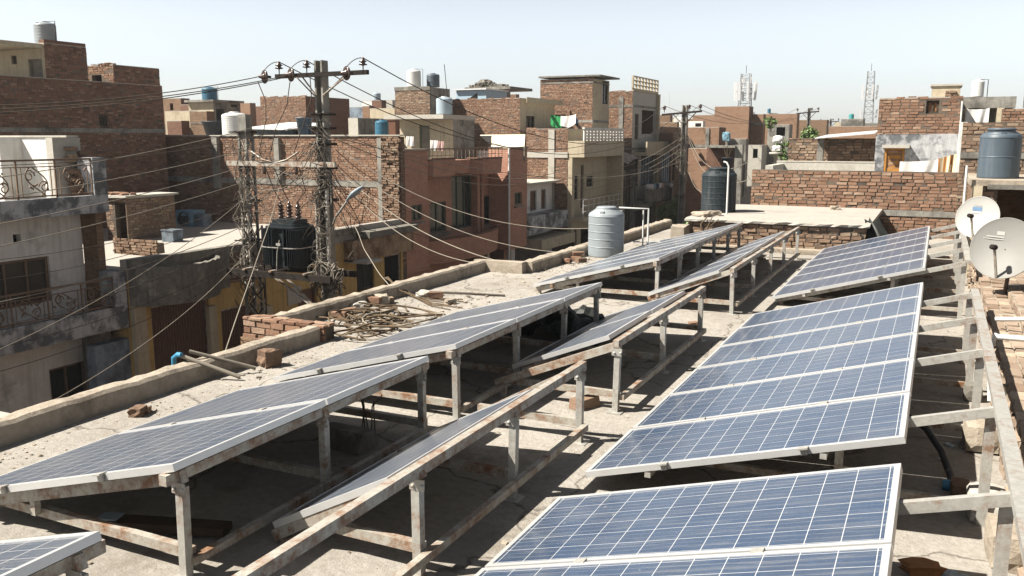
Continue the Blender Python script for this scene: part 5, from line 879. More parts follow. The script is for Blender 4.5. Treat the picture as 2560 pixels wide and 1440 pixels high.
# cell towers
def tower(label, px, ptop, pbot, y, w, panels, cat='cell tower'):
    b = at(px, pbot, y=y); zt_ = Zy(px, ptop, y); T = thing('cell_tower', label, cat, (b.x, y, b.z - 6), 'cell towers on the skyline'); m = MB(); z0 = b.z - 6; n = 16
    lg = [(-1, -1), (1, -1), (1, 1), (-1, 1)]
    def leg(k, t): s = w * (1 - .45 * t); return Vector((b.x + lg[k][0] * s, y + lg[k][1] * s, z0 + (zt_ - z0) * t))
    for k in range(4): m.bar(leg(k, 0), leg(k, 1), .10, .10)
    m.build('mast', M['mast_grey'], T); m = MB()
    for i in range(n):
        for k in range(4): m.bar(leg(k, i / n), leg((k + 1) % 4, (i + 1) / n), .05, .05); m.bar(leg(k, i / n), leg((k + 1) % 4, i / n), .05, .05)
    m.build('bracing', M['mast_grey'], T)
    for (t, rr, cnt, hh) in panels:
        for k in range(cnt):
            an = k * 6.283 / cnt + .4; q = Vector((b.x + math.cos(an) * rr, y + math.sin(an) * rr, z0 + (zt_ - z0) * t)); m = MB(); m.bar(q, q + Vector((math.cos(an) * .12, math.sin(an) * .12, hh)), 0.24, .14); m.bar(q + Vector((0, 0, hh * .5)), (b.x, y, q.z + hh * .4), .06, .06); m.build('antenna_panel', M['tin_sheet'], T)
    m = MB(); m.bar((b.x, y, zt_), (b.x, y, zt_ + 1.0), .05, .05); m.build('tip', M['dark_iron'], T)
tower('pale cell tower crowded with antenna panels above the broad brick house', 1862, 184, 262, 115, .95, [(.66, 1.25, 8, 2.3), (.42, 1.1, 4, .9), (.88, .5, 3, .7)]); tower('slim grey lattice cell tower on the right skyline', 2170, 178, 300, 130, .75, [(.70, .9, 4, 1.9), (.5, 1.0, 2, 1.2)])
m = MB(); p = at(2558, 270, y=60); m.tube([(p.x, 60, p.z), (p.x, 60, Zy(2558, 190, 60))], .02, 5); one(m, 'antenna_rod', M['dark_iron'], 'thin upright rod at the extreme right edge of the sky', 'antenna'); m = MB(); p = at(1676, 300, y=90); m.tube([(p.x, 90, p.z), (p.x - .3, 90, p.z + 2.8)], .03, 5); one(m, 'antenna_rod', M['tin_sheet'], 'far thin antenna rod beside the second pole crossarm', 'antenna')
# ---------------------------------------------------------------- utility poles, transformer, lamp
def h_shaft(T, x, y, z0, z1, w0, w1, mat='concrete', lean=(0, 0)):
    m = MB()
    def ring(z, t):
        w = w0 + (w1 - w0) * t; dx, dy = lean[0] * t, lean[1] * t; cx, cy = x + dx, y + dy; f = w * .21; d = w * .5
        # H outline: two flanges joined by a web
        return [(cx - w / 2, cy - d, z), (cx - w / 2 + f, cy - d, z), (cx - w / 2 + f, cy + d * .3, z), (cx + w / 2 - f, cy + d * .3, z), (cx + w / 2 - f, cy - d, z), (cx + w / 2, cy - d, z), (cx + w / 2, cy + d, z), (cx + w / 2 - f, cy + d, z), (cx + w / 2 - f, cy + d * .6, z), (cx - w / 2 + f, cy + d * .6, z), (cx - w / 2 + f, cy + d, z), (cx - w / 2, cy + d, z)]
    a, b = ring(z0, 0), ring(z1, 1); m.idx(a + b, [(i, (i + 1) % 12, 12 + (i + 1) % 12, 12 + i) for i in range(12)])
    for q in ((0, 1, 10, 11), (1, 2, 9, 10), (2, 3, 8, 9), (3, 4, 7, 8), (4, 5, 6, 7)): m.face([b[i] for i in q])
    return m.build('shaft', M[mat], T)
def pin_ins(T, c, s=1.0):
    m = MB(); c = Vector(c); m.lathe([(.012, 0), (.014, .10), (.02, .12), (.09, .13), (.10, .145), (.05, .17), (.045, .19), (.085, .20), (.085, .215), (.04, .245), (.045, .28), (.02, .30), (0, .30)] if s == 1 else [(q * s, z * s) for q, z in [(.012, 0), (.02, .12), (.1, .14), (.05, .17), (.085, .21), (.04, .28), (0, .30)]], c, 14); m.build('pin_insulator', M['bushing'], T); return c + Vector((0, 0, .29 * s))
def disc_ins(T, c, ax):
    m = MB(); m.lathe([(0, -.16), (.03, -.16), (.04, -.05), (.15, -.03), (.165, .0), (.15, .02), (.10, .01), (.11, .035), (.06, .04), (.03, .14), (0, .14)], c, 18, axis=ax); m.build('disc_insulator', M['bushing'], T)
yP = 17.0; xR, xL = at(809, 300, y=yP).x, at(620, 450, y=yP).x
PR = thing('utility_pole', 'tall concrete pole with steel crossarm and ringed insulators, taller one of the transformer pair', 'utility pole', (xR, yP, STREET), 'utility poles along the street')
h_shaft(PR, xR - .02, yP, STREET, Zy(810, 151, yP), .30, .23)
zc = at(805, 187, y=yP - .2).z; xa, xb_ = at(690, 190, y=yP - .2).x, at(920, 183, y=yP - .2).x
m = MB(); m.bar((xa, yP - .2, zc), (xb_, yP - .2, zc + .02), .09, .10); m.build('crossarm', M['dark_iron'], PR)
for px, dy in ((742, -.26), (757, -.14), (868, -.26), (860, -.14)): m = MB(); p = at(px, 195, y=yP + dy); m.bar((p.x, yP + dy, zc - .04), (xR + (-.12 if px < 800 else .12), yP + dy * .6, Zy(805, 240, yP)), .05, .02); m.build('brace', M['rusty_steel'], PR)
pins = []
for px in (698, 767, 908): p = at(px, 180, y=yP - .2); pins.append(pin_ins(PR, (p.x, yP - .2, zc + .05)))
discs = []
for px, py in ((661, 192), (727, 187), (866, 183)): p = at(px, py, y=yP - .45); disc_ins(PR, p, (-.45, -.9, 0)); discs.append(p)
for k, py in enumerate((285, 320, 360, 420, 500)): m = MB(); z_ = Zy(810, py, yP); m.box(xR - .22, xR + .22, yP - .2, yP + .2, z_ - .025, z_ + .025, j=.01); m.bar((xR - .3, yP - .21, z_), (xR + .36, yP - .21, z_ + .01), .025, .03); m.build('clamp_band', M['dark_iron'], PR)
m = MB(); m.tube([(xR + .2, yP - .22, Zy(830, 690, yP)), (xR + .19, yP - .22, Zy(820, 470, yP))], .045, 8); m.build('conduit', M['galv_steel'], PR); m = MB(); m.tube([(xR - .16, yP - .2, Zy(830, 690, yP)), (xR - .15, yP - .2, Zy(820, 480, yP))], .035, 8); m.build('conduit', M['galv_steel'], PR)
PL = thing('utility_pole', 'shorter open lattice pole wrapped in cables, left one of the transformer pair', 'utility pole', (xL, yP, STREET), 'utility poles along the street')
zt_ = Zy(620, 286, yP); m = MB(); hw_ = .15
for sx in (-1, 1):
    for sy in (-1, 1): m.bar((xL + sx * hw_, yP + sy * hw_, STREET), (xL + sx * hw_ * .75, yP + sy * hw_ * .75, zt_ - .45), .055, .055, up=(0, 1, 0))
m.box(xL - .12, xL + .12, yP - .11, yP + .11, zt_ - .6, zt_); m.build('shaft', M['concrete'], PL)
m = MB(); n_ = 17; H_ = zt_ - .5 - STREET
for i in range(n_):
    for (ax, ay, bx, by) in ((-1, -1, 1, -1), (1, -1, 1, 1), (1, 1, -1, 1), (-1, 1, -1, -1)):
        s_ = 1 if i % 2 else -1; za, zb__ = STREET + H_ * i / n_, STREET + H_ * (i + 1) / n_; f_ = hw_ * (1 - .25 * i / n_)
        m.bar((xL + ax * f_, yP + ay * f_, za if s_ > 0 else zb__), (xL + bx * f_, yP + by * f_, zb__ if s_ > 0 else za), .025, .025)
m.build('bracing', M['rusty_steel'], PL)
for k, py in enumerate((330, 408, 500, 600, 690)): m = MB(); z_ = Zy(620, py, yP); m.box(xL - .2, xL + .2, yP - .19, yP + .19, z_ - .025, z_ + .025, j=.01); m.bar((xL - .36, yP - .2, z_), (xL + .36, yP - .2, z_), .025, .03); m.build('clamp_band', M['dark_iron'], PL)
m = MB(); m.tube([(xL + .14, yP - .2, Zy(630, 680, yP)), (xL + .14, yP - .2, Zy(625, 440, yP))], .04, 8); m.build('conduit', M['galv_steel'], PL)
m = MB()
for k in range(8):
    za = Zy(620, 600, yP) + k * .0; z0_ = STREET + 2 + k * .55
for k in range(7): z_ = Zy(640, 690, yP) - 2.2 + k * .5; m.bar((xL + .05, yP - .2, z_), (xL + .55, yP - .2, z_ + .5), .02, .03); m.bar((xL + .55, yP - .2, z_), (xL + .05, yP - .2, z_ + .5), .02, .03)
m.bar((xL + .56, yP - .2, Zy(640, 690, yP) - 2.2), (xL + .56, yP - .2, Zy(640, 560, yP)), .04, .04); m.build('lattice_stay', M['dark_iron'], PL)
P_ = thing('pole_beam', 'steel channel joining both shafts of the transformer pole pair', 'beam', (xR, yP, 1.6)); m = MB(); z_ = Zy(720, 410, yP - .25); m.box(xL - .4, xR + .5, yP - .30, yP - .22, z_ - .06, z_ + .06); m.build('channel', M['rusty_steel'], P_)
for k, px in enumerate((655, 735)): m = MB(); a = X(px, yP - .3); m.lathe([(0, -.2), (.03, -.2), (.05, -.14), (.03, -.1), (.05, -.05), (.02, 0)], (a, yP - .27, z_ - .05), 10); m.build('insulator', M['bushing'], P_)
m = MB(); 
for a, b in ((-.75, .0), (0, .75)): m.tube([(xL + 1.15 + a, yP - .28, z_ + .28 * (abs(a) > 0) + .02), (xL + 1.15 + (a + b) / 2, yP - .3, z_ + .1), (xL + 1.15 + b, yP - .28, z_ + .28 * (abs(b) > 0) + .02)], .022, 6)
m.build('dropped_bracket', M['rusty_steel'], P_)
T = thing('transformer_platform', 'steel platform beams carrying the black transformer between the poles', 'platform', (xL + 1.1, yP, -1)); zp = Zy(720, 688, yP - .5)
for yy in (yP - .5, yP + .5): m = MB(); m.box(xL - .35, xR + .45, yy - .05, yy + .05, zp - .10, zp + .05); m.build('beam', M['dark_iron'], T)
for xx in (xL + .25, xL + 1.1, xR - .3): m = MB(); m.box(xx - .04, xx + .04, yP - .6, yP + .6, zp + .05, zp + .09); m.build('cross_member', M['rusty_steel'], T)
for a in (685, 715): m = MB(); p = at(a, 700, y=yP - .3); m.bar((p.x, yP - .3, zp - .1), (xR - .1, yP - .2, zp - .95), .05, .05); m.build('brace', M['rusty_steel'], T)
cx = at(726, 600, y=yP).x; T = thing('transformer', 'black finned oil transformer with three ringed bushings mounted between two poles', 'transformer', (cx, yP, zp)); zb, ztp = zp + .09, Zy(727, 563, yP - .4)
hw, hd = .47, .34
def oval(k, n, e=0.0, p=.42): an = 2 * math.pi * k / n; c_, s_ = math.cos(an), math.sin(an); return (cx + (hw + e) * math.copysign(abs(c_) ** p, c_), yP + (hd + e) * math.copysign(abs(s_) ** p, s_))
m = MB(); m.prism([oval(k, 48) for k in range(48)], zb + .05, ztp - .10); m.prism([oval(k, 48, .07) for k in range(48)], ztp - .099, ztp - .06); m.prism([oval(k, 48, -.02) for k in range(48)], ztp - .059, ztp); m.build('tank', M['transformer_paint'], T)
m = MB(); nf = 56
for k in range(nf):
    (xa_, ya_), (xb2, yb2) = oval(k + .5, nf), oval(k + .5, nf, .14); m.bar((xa_, ya_, (zb + ztp) / 2), (xb2, yb2, (zb + ztp) / 2), .022, ztp - zb - .24)
m.build('cooling_fins', M['transformer_paint'], T); m = MB(); zz = (zb + ztp) / 2; ov = [oval(k, 64, .15) for k in range(64)]
for k in range(64): m.bar((*ov[k], zz), (*ov[(k + 1) % 64], zz), .016, .022)
m.build('stiffener', M['galv_steel'], T)
m = MB(); m.box(cx - .36, cx + .36, yP - .24, yP + .24, ztp, ztp + .10); m.build('lid', M['transformer_paint'], T); m = MB(); m.tube([(cx + .1, yP - hd - .18, zz + .2), (cx + .02, yP - hd - .19, zz - .1), (cx - .02, yP - hd - .19, zb)], .012, 5); m.box(cx + .0, cx + .13, yP - hd - .2, yP - hd - .175, zz + .06, zz + .12); m.build('nameplate', M['galv_steel'], T)
btop = []
for k in range(3):
    x = cx - .22 + k * .27; m = MB(); m.lathe([(.06, 0), (.06, .03)] + [q for i in range(4) for q in ((.05, .04 + i * .085), (.10 - i * .008, .06 + i * .085), (.10 - i * .008, .075 + i * .085), (.045, .1 + i * .085))] + [(.025, .38), (.03, .44), (0, .44)], (x, yP - .05, ztp + .10), 14); m.build('bushing', M['bushing'], T); btop.append(Vector((x, yP - .05, ztp + .55)))
T = thing('street_lamp', 'pale cobra head street lamp on a bent arm leaning from the taller pole', 'street lamp', (xR + .2, yP - .3, .2)); p = [at(838, 545, y=16.8), at(850, 528, y=16.6), at(868, 503, y=16.4)]; m = MB(); m.tube([(xR + .15, yP - .15, p[0].z - .5)] + p, .028, 7); m.build('arm', M['galv_steel'], T)
a, b = at(866, 502, y=16.4), at(909, 463, y=16.1); d = b - a; m = MB(); r_ = [.02, .05, .085, .10, .09, .05, .0]; sd = d.normalized().cross(ZP).normalized(); un = sd.cross(d.normalized())
vs = []
for i, r in enumerate(r_):
    c = a + d * (i / 6)
    for k in range(10): an = 6.283 * k / 10; vs.append(c + sd * math.cos(an) * r + un * math.sin(an) * r * .55)
m.idx(vs, [(i * 10 + k, i * 10 + (k + 1) % 10, (i + 1) * 10 + (k + 1) % 10, (i + 1) * 10 + k) for i in range(6) for k in range(10)], 0, .5, True); m.build('head', M['tank_pale_blue'], T)
def far_pole(name, x, y, ztop, arm, label, s=1.0, w=.3):
    T = thing('utility_pole', label, 'utility pole', (x, y, STREET), 'utility poles along the street'); h_shaft(T, x, y, STREET, ztop, w * 1.2, w * .85); m = MB(); z_ = ztop - .42 * s; m.bar((x - arm * .56, y - .2, z_ - .12), (x + arm * .44, y - .2, z_ + .06), .1, .11); m.build('crossarm', M['dark_iron'], T)
    m = MB(); m.bar((x - arm * .3, y - .2, z_ - .05), (x, y - .15, z_ - .75 * s), .05, .04); m.bar((x + arm * .3, y - .2, z_), (x, y - .15, z_ - .75 * s), .05, .04); m.build('brace', M['dark_iron'], T); return [pin_ins(T, (x + arm * f, y - .2, z_ + .04 + .06 * f), 1.35 * s) for f in (-.5, .12, .40)]
x2 = at(1713, 265, y=50.7).x; pins2 = far_pole('p2', x2, 50.7, Zy(1713, 263, 50.7), 2.35, 'cable covered concrete pole farther down the street with a dark crossarm', 1.0, .34)
y3 = 84; x3 = at(2022, 300, y=y3).x; pins3 = far_pole('p3', x3, y3, Zy(2022, 270, y3), 2.0, 'distant third pole with small crossarm rising behind the green bush', .9, .3)
y4 = 120; x4 = at(2077, 300, y=y4).x; far_pole('p4', x4, y4, Zy(2077, 297, y4), 2.4, 'most distant pole, only its crossarm showing above the roofs', .9, .3)
# ---------------------------------------------------------------- wires
GW = 'overhead wires'
def wire(a, b, sag, r, mat, label, n=22, name='overhead_wire', group=GW, wob=0):
    a, b = Vector(a), Vector(b); pts = []
    for i in range(n + 1):
        t = i / n; q = a.lerp(b, t); q.z -= 4 * sag * t * (1 - t)
        if wob: q += Vector((wob * math.sin(9 * t + a.x), 0, wob * math.sin(14 * t + a.z)))
        pts.append(q)
    m = MB(); m.tube(pts, r, 5); return one(m, name, M[mat], label, 'wire', group, loc=tuple(a))
for k, (py, lb) in enumerate(((262, 'upper'), (272, 'middle'), (280, 'lower'))):
    wire(discs[min(k, 1)] + Vector((0, 0, .03 * (1 - k))), at(-330, py + k * 3, y=9.5), .25, .011, 'cable_dark', f'{lb} of three taut high wires running left from the crossarm across the dark house')
for k in range(3):
    wire(pins[k], pins2[k], (2.3, 2.5, 2.1)[k], .013, 'cable_dark', f'{("left", "middle", "right")[k]} high wire sagging from the near crossarm to the second pole')
    wire(pins2[k], pins3[k], 1.2, .014, 'cable_dark', f'{("left", "middle", "right")[k]} high wire running from the second pole to the third pole')
    wire(pins[k], discs[k] + Vector((0, -.1, .05)), -.08, .010, 'cable_dark', f'{("left", "middle", "right")[k]} short jumper looped over the near crossarm insulators', 8)
for k, (p0, p1, p2) in enumerate((((645, 205), (665, 300), (675, 545)), ((725, 205), (690, 320), (702, 548)), ((775, 190), (762, 300), (748, 550)))):
    a, b, c = at(*p0, y=yP - .4), at(*p1, y=yP - .35), at(*p2, y=yP - .2); m = MB(); m.tube([a, a.lerp(b, .5) + Vector((.12, 0, 0)), b, b.lerp(c, .35) + Vector((-.25, 0, .1)), b.lerp(c, .7) + Vector((.15, 0, 0)), btop[k]], .012, 5); one(m, 'drop_wire', M['cable_dark'], f'{("left", "middle", "right")[k]} dark drop wire from the crossarm down to a transformer bushing', 'wire', 'transformer drop wires')
def wpx(p0, y0, p1, y1, sag, r, mat, label, **k): return wire(at(*p0, y=y0), at(*p1, y=y1), sag, r, mat, label, **k)
L_ = 'pale service wire'
wpx((630, 320), 17, (-260, 478), 8, .12, .009, 'cable_pale', 'topmost pale service wire crossing in front of the upper iron railing')
wpx((625, 372), 17, (-260, 530), 8, .12, .009, 'cable_pale', 'second pale service wire passing across the middle of the upper iron railing')
wpx((615, 415), 17, (-260, 605), 8, .12, .009, 'cable_pale', 'third pale service wire crossing the stained upper balcony slab')
wpx((610, 455), 17, (-260, 668), 8, .12, .009, 'cable_pale', 'fourth pale service wire crossing below the upper balcony slab')
wpx((620, 560), 17, (-200, 792), 8.5, .25, .009, 'cable_pale', 'thin wire crossing the window of the balcony house')
wpx((625, 585), 17, (-200, 860), 8.5, .3, .009, 'cable_dark', 'thin dark wire crossing the lower iron railing')
wpx((640, 470), 17, (-120, 925), 8.2, .35, .008, 'cable_pale', 'wire slanting steeply from the left pole past the lower balcony corner')
wpx((645, 600), 17, (122, 1008), 7.5, .30, .008, 'cable_pale', 'long wire slanting from the left pole down to the near roof parapet')
wpx((700, 470), 16.8, (556, 899), 7.2, .05, .008, 'cable_pale', 'steep pale cable dropping in front of the transformer to the near parapet', wob=.012)
wpx((885, 565), 16.6, (977, 723), 11.6, .10, .010, 'cable_pale', 'pale cable hanging from the lamp arm down to the cable heap', wob=.02)
wpx((845, 370), 17, (1472, 571), 17.2, .55, .009, 'cable_pale', 'long pale cable sagging from the taller pole to the light grey tank')
wpx((845, 395), 17, (1418, 632), 16.2, .5, .009, 'cable_pale', 'cable with a knot sagging from the taller pole to the far parapet')
wpx((845, 425), 17, (1292, 664), 14.1, .35, .011, 'cable_pale', 'upper one of two pale cables ending at the parapet corner')
wpx((845, 440), 17, (1190, 658), 14.0, .40, .009, 'cable_pale', 'lower one of two pale cables ending near the parapet corner')
wpx((845, 350), 17, (1325, 455), 36, .5, .011, 'cable_pale', 'thin wire ending at the white roof edge beside the red house')
wpx((845, 330), 17, (1420, 420), 41, .8, .011, 'cable_pale', 'thin wire crossing the red house roof railing to the cream house')
wpx((845, 345), 17, (1710, 400), 50.5, 1.0, .013, 'cable_pale', 'longest low wire running from the taller pole along the street')
for k, (p, q) in enumerate((((1425, 462), (1700, 360)), ((1420, 480), (1702, 372)), ((1430, 440), (1700, 345)), ((1440, 500), (1704, 385)))): wpx(p, 41, q, 50.6, .5, .012, 'cable_pale', f'{("second", "third", "highest", "lowest")[k]} of four wires sagging from the cream house to the second pole')
wpx((1720, 335), 50.5, (1870, 405), 24, .9, .012, 'cable_pale', 'upper sagging wire from the second pole to the long red wall'); wpx((1722, 350), 50.5, (1870, 450), 24, .9, .012, 'cable_pale', 'middle sagging wire from the second pole to the long red wall'); wpx((1722, 430), 50.5, (1780, 480), 24, .4, .012, 'cable_pale', 'short low wire from the second pole towards the black tank')
for k, (p0, p1, lb) in enumerate((((622, 500), (-150, 660), 'thin dark wire skimming the roof of the brick hut'), ((625, 530), (-180, 720), 'thin dark wire passing between hut roof and balcony pier'), ((622, 640), (-150, 900), 'low dark wire crossing the curved old balcony'), ((630, 660), (-120, 960), 'lowest dark wire crossing the rusty shop shutters'), ((800, 300), (-200, 415), 'single thin wire from the taller pole crossing the upper left house'))): wpx(p0, 17, p1, 9, .3, .007, 'cable_dark', lb)
for k, (p0, p1, yy, sg, lb) in enumerate((((840, 375), (1010, 470), 25.9, .25, 'short dark wire from the taller pole to the brick pier'), ((840, 410), (1060, 530), 26.5, .35, 'dark wire from the taller pole to the left pier of the red house'), ((842, 455), (1130, 590), 27.5, .5, 'dark wire from the taller pole to the red house balcony'), ((842, 480), (940, 575), 24, .3, 'dark wire from the taller pole to the shop roof edge'))): wpx(p0, 17, p1, yy, sg, .009, 'cable_dark', lb)
# tangles: nobody could count these
def tangle(label, anchors, n, spread, r=(.006, .012), mats='cable_dark', y=yP):
    m = MB()
    for i in range(n):
        a = Vector(random.choice(anchors)); b = Vector(random.choice(anchors)); pts = []; k = 10; am = spread * ru(.3, 1)
        w = [Vector((ru(-1, 1) * am, ru(-.4, .4) * am, ru(-1, 1) * am)) for _ in range(4)]
        for j in range(k + 1):
            t = j / k; q = a.lerp(b, t); e = math.sin(math.pi * t); s = t * 3; i0 = min(int(s), 2); q += w[i0].lerp(w[i0 + 1], s - i0) * e; q.z -= e * am * .6; pts.append(q)
        m.tube(pts, ru(*r) * .8, 4, 0 if rnd() < .75 else 1)
    a0 = anchors[0]; o = one(m, 'tangled_cables', [M['cable_dark'], M['cable_pale']], label, 'cables', loc=tuple(a0)); o['kind'] = 'stuff'; return o
ar = [(xR + ru(-.22, .26), yP - .24, Zy(815, py, yP)) for py in range(290, 720, 16)]; al = [(xL + ru(-.25, .25), yP - .24, Zy(620, py, yP)) for py in range(330, 800, 14)]
def near(an, k=5): i = random.randrange(len(an) - k); return an[i:i + k]
def multi(label, an, n, spread, k=5):
    m = MB()
    for i in range(n):
        sub = near(an, k); a, b = Vector(random.choice(sub)), Vector(random.choice(sub)); am = spread * ru(.25, 1); w = [Vector((ru(-1, 1) * am, ru(-.5, .1) * am, ru(-1, .7) * am)) for _ in range(4)]; pts = []
        for j in range(11):
            t = j / 10; e = math.sin(math.pi * t); s = t * 3; i0 = min(int(s), 2); pts.append(a.lerp(b, t) + w[i0].lerp(w[i0 + 1], s - i0) * e)
        m.tube(pts, ru(.005, .011), 4, 0 if rnd() < .75 else 1)
    o = one(m, 'tangled_cables', [M['cable_dark'], M['cable_pale']], label, 'cables'); o['kind'] = 'stuff'
multi('tangle of service cables wrapped round the taller transformer pole', ar, 74, .62, 9); multi('tangle of service cables wrapped round the shorter transformer pole', al, 78, .52, 9)
tangle('web of loose cables strung between the two transformer poles', [q for q in ar[4:14]] + [q for q in al[3:16]], 50, .55); tangle('dense knot of cables at the right end of the transformer platform', [(xR + ru(-.3, .7), yP - .3, Zy(830, py, yP)) for py in range(640, 730, 6)], 70, .35, (.01, .02))
al2 = [(x2 + ru(-.3, .3), 50.4, Zy(1713, py, 50.5)) for py in range(300, 500, 12)]; multi('cables bunched along the second street pole', al2, 80, .55, 6)
tangle('loose cables fanning right of the taller pole over the brick wall', ar[3:12] + [(at(px, py, y=17.5)) for px, py in ((880, 520), (900, 560), (925, 470), (890, 600), (870, 650), (940, 520))], 26, .3)
# ---------------------------------------------------------------- clutter on the own roof
def on(px, py): return at(px, py, z=0)
m = MB(); c0 = on(925, 800)
for k in range(26):
    c = on(ru(845, 1050), ru(775, 845)); ra, rb, ph, z0 = ru(.25, .55), ru(.18, .42), ru(0, 3), ru(.01, .10); st = ru(0, 6.3); ln = ru(2.5, 8.5); pts = []
    for j in range(26): t = st + ln * j / 25; u, v = ra * math.cos(t) * (1 + .05 * math.sin(3 * t)), rb * math.sin(t); pts.append((c.x + u * math.cos(ph) - v * math.sin(ph), c.y + u * math.sin(ph) + v * math.cos(ph), z0 + .03 * math.sin(2 * t + k) + .02))
    m.tube(pts, ru(.008, .014), 5, 0 if rnd() < .93 else 1)
o = one(m, 'cable_heap', [M['cable_brown'], M['cable_pale']], 'heap of old coiled cables lying on the sunlit roof by the set-back parapet', 'cables')
m = MB(); a, b = on(985, 742), on(1150, 765)
for k in range(6): m.tube([on(978, 728) + Vector((-.12, .02 * k, .21)), on(1000 + ru(-9, 9), 735 + 2 * k) + Vector((0, 0, .12)), on(1030, 742 + ru(-4, 6)) + Vector((0, 0, .02)), on(1080 + ru(-10, 10), 748 + 4 * k) + Vector((0, 0, .02)), on(1150 + ru(-25, 10), 752 + 5 * k) + Vector((0, 0, .02))], ru(.008, .013), 5)
one(m, 'cable_bundle', M['cable_brown'], 'bundle of brown cables laid over the parapet right of the cable heap', 'cables')
T = thing('pipe_bundle', 'two long pale pipes with a blue elbow leaning over the near street parapet', 'pipe', tuple(on(545, 925))); p = at(446, 905, x=-6.75); q1, q2 = on(600, 952), on(640, 932); p = Vector((p.x, p.y, max(p.z, .27))); m = MB(); m.tube([p, q1 + Vector((0, 0, .04))], .022, 8); m.build('pipe', M['cable_pale'], T); m = MB(); m.tube([p + Vector((.03, .12, .01)), q2 + Vector((0, 0, .05))], .02, 8); m.build('pipe', M['cable_pale'], T); m = MB(); m.tube([p + Vector((.05, 0, 0)), p, p + Vector((-.06, 0, -.04)), p + Vector((-.07, 0, -.25))], .027, 8); m.build('elbow', M['pipe_blue'], T)
m = MB(); m.tube([on(1075, 733) + Vector((0, 0, .02)), on(1160, 736) + Vector((0, 0, .02)), on(1262, 742) + Vector((0, 0, .02))], .018, 6); one(m, 'cable_line', M['cable_dark'], 'single dark cable lying straight across the pale roof left of the far panels', 'cable')
GB = 'loose bricks and stones on the roof'
def brick(px, py, rot, label, z=.04, mat='laid_brick', s=1.0):
    p = on(px, py); m = MB(); m.box(-.115 * s, .115 * s, -.055 * s, .055 * s, -.04 * s, .04 * s, r=rnd(), j=.008); cr, sr = math.cos(rot), math.sin(rot); m.v = [(p.x + a * cr - b * sr, p.y + a * sr + b * cr, z * s + c) for a, b, c in m.v]; return one(m, 'brick', M[mat], label, 'brick', GB)
def stone(px, py, sx, sy, sz, label, mat='parapet_render', z=0): p = on(px, py); m = MB(); m.rock((p.x, p.y, sz * .9 + z), sx, sy, sz, 0, rnd(), ru(0, 3), .22); return one(m, 'stone', M[mat], label, 'stone', GB)
stone(674, 915, .10, .09, .10, 'large chipped brown stone tied by a cord beside the near parapet', 'laid_brick_brown'); stone(345, 1040, .07, .06, .045, 'small brown stone peeking over the nearest left panel edge', 'laid_brick_brown'); stone(365, 1034, .04, .04, .035, 'dark pebble beside the small brown stone at the panel edge', 'laid_brick_brown')
brick(845, 795, .3, 'brick lying at the left end of the cable heap'); brick(870, 785, 1.0, 'tilted brick behind the cable heap', mat='laid_brick_brown'); stone(897, 775, .13, .1, .06, 'pale cement lump behind the cable heap', 'pale_cement'); brick(935, 765, .1, 'upright brick of the pair near the set-back parapet', z=.09); stone(955, 762, .11, .09, .08, 'rounded stone right of the upright brick'); brick(965, 758, .9, 'flat brick beside the rounded stone', mat='laid_brick_brown'); stone(1060, 742, .16, .1, .05, 'crusty cement lump among the brown cables', 'pale_cement'); brick(1090, 748, .5, 'brick weighing down the brown cables', z=.07); stone(1125, 760, .1, .05, .04, 'small stone at the right end of the brown cables')
brick(1438, 652, .2, 'lowest brick of the pile left of the light grey tank'); brick(1452, 655, 1.2, 'front brick of the pile left of the light grey tank', mat='laid_brick_brown'); brick(1446, 650, .6, 'topmost brick of the pile left of the light grey tank', z=.125); stone(1418, 658, .07, .06, .05, 'broken brick bat left of the brick pile', 'laid_brick')
brick(1462, 1018, 1.15, 'sandy brick lying in front of a middle row post', mat='laid_brick_brown', s=1.15); stone(1545, 866, .06, .05, .04, 'small stone beside the end post of the middle row'); brick(1735, 812, .7, 'thin brick chip on the sunlit gap between right and middle rows', z=.02, s=.6)
p = on(1700, 655)
for k, (px, py, s, lb) in enumerate(((1900, 655, .09, 'earth lump near the far end of the middle row'), (1880, 652, .06, 'smaller earth lump near the far end of the middle row'), (1640, 640, .1, 'clod at the foot of the annex wall'))): stone(px, py, s * 1.4, s, s * .6, lb)
c0 = on(1400, 838); T = thing('tarp_heap', 'crumpled black tarpaulin heap behind a middle table of the left row', 'tarpaulin', tuple(c0)); m = MB(); n = 22; vs = []
for j in range(n + 1):
    for i in range(n + 1):
        u, v = i / n * 2 - 1, j / n * 2 - 1; e = max(0, 1 - (u * u + v * v) * .75); h = .42 * e ** .6 * (.7 + .3 * math.sin(7 * u + 2) * math.cos(6 * v)) + .03 * math.sin(17 * u + 9 * v); vs.append((c0.x + u * .62, c0.y + v * .55 + .1, max(.008, h)))
m.idx(vs, [(j * (n + 1) + i, j * (n + 1) + i + 1, (j + 1) * (n + 1) + i + 1, (j + 1) * (n + 1) + i) for j in range(n) for i in range(n)], 0, .5, False); m.build('sheet', M['tarp_black'], T)
T = thing('water_hose', 'black hose with a blue coupling curving out below the middle right panels', 'hose', tuple(on(2330, 1190))); q = [on(2270, 1122) + Vector((-.1, .05, .30)), on(2310, 1140) + Vector((0, 0, .22)), on(2350, 1170) + Vector((0, 0, .13)), on(2375, 1205) + Vector((0, 0, .05)), on(2378, 1228) + Vector((0, 0, .03))]; m = MB(); m.tube(q, .026, 8); m.build('hose', M['rubber'], T); m = MB(); p = on(2375, 1226); m.tube([p + Vector((-.05, .0, .035)), p + Vector((.05, 0, .035))], .04, 10); m.build('coupling', M['pipe_blue'], T)
def lump(px, py, w, d, h, label, mat='pale_cement', name='concrete_block'):
    p = on(px, py); m = MB(); m.rock((p.x, p.y, h / 2), w / 2, d / 2, h / 2, 0, rnd(), .05, .07); return one(m, name, M[mat], label, 'block', 'rough blocks under the right row')
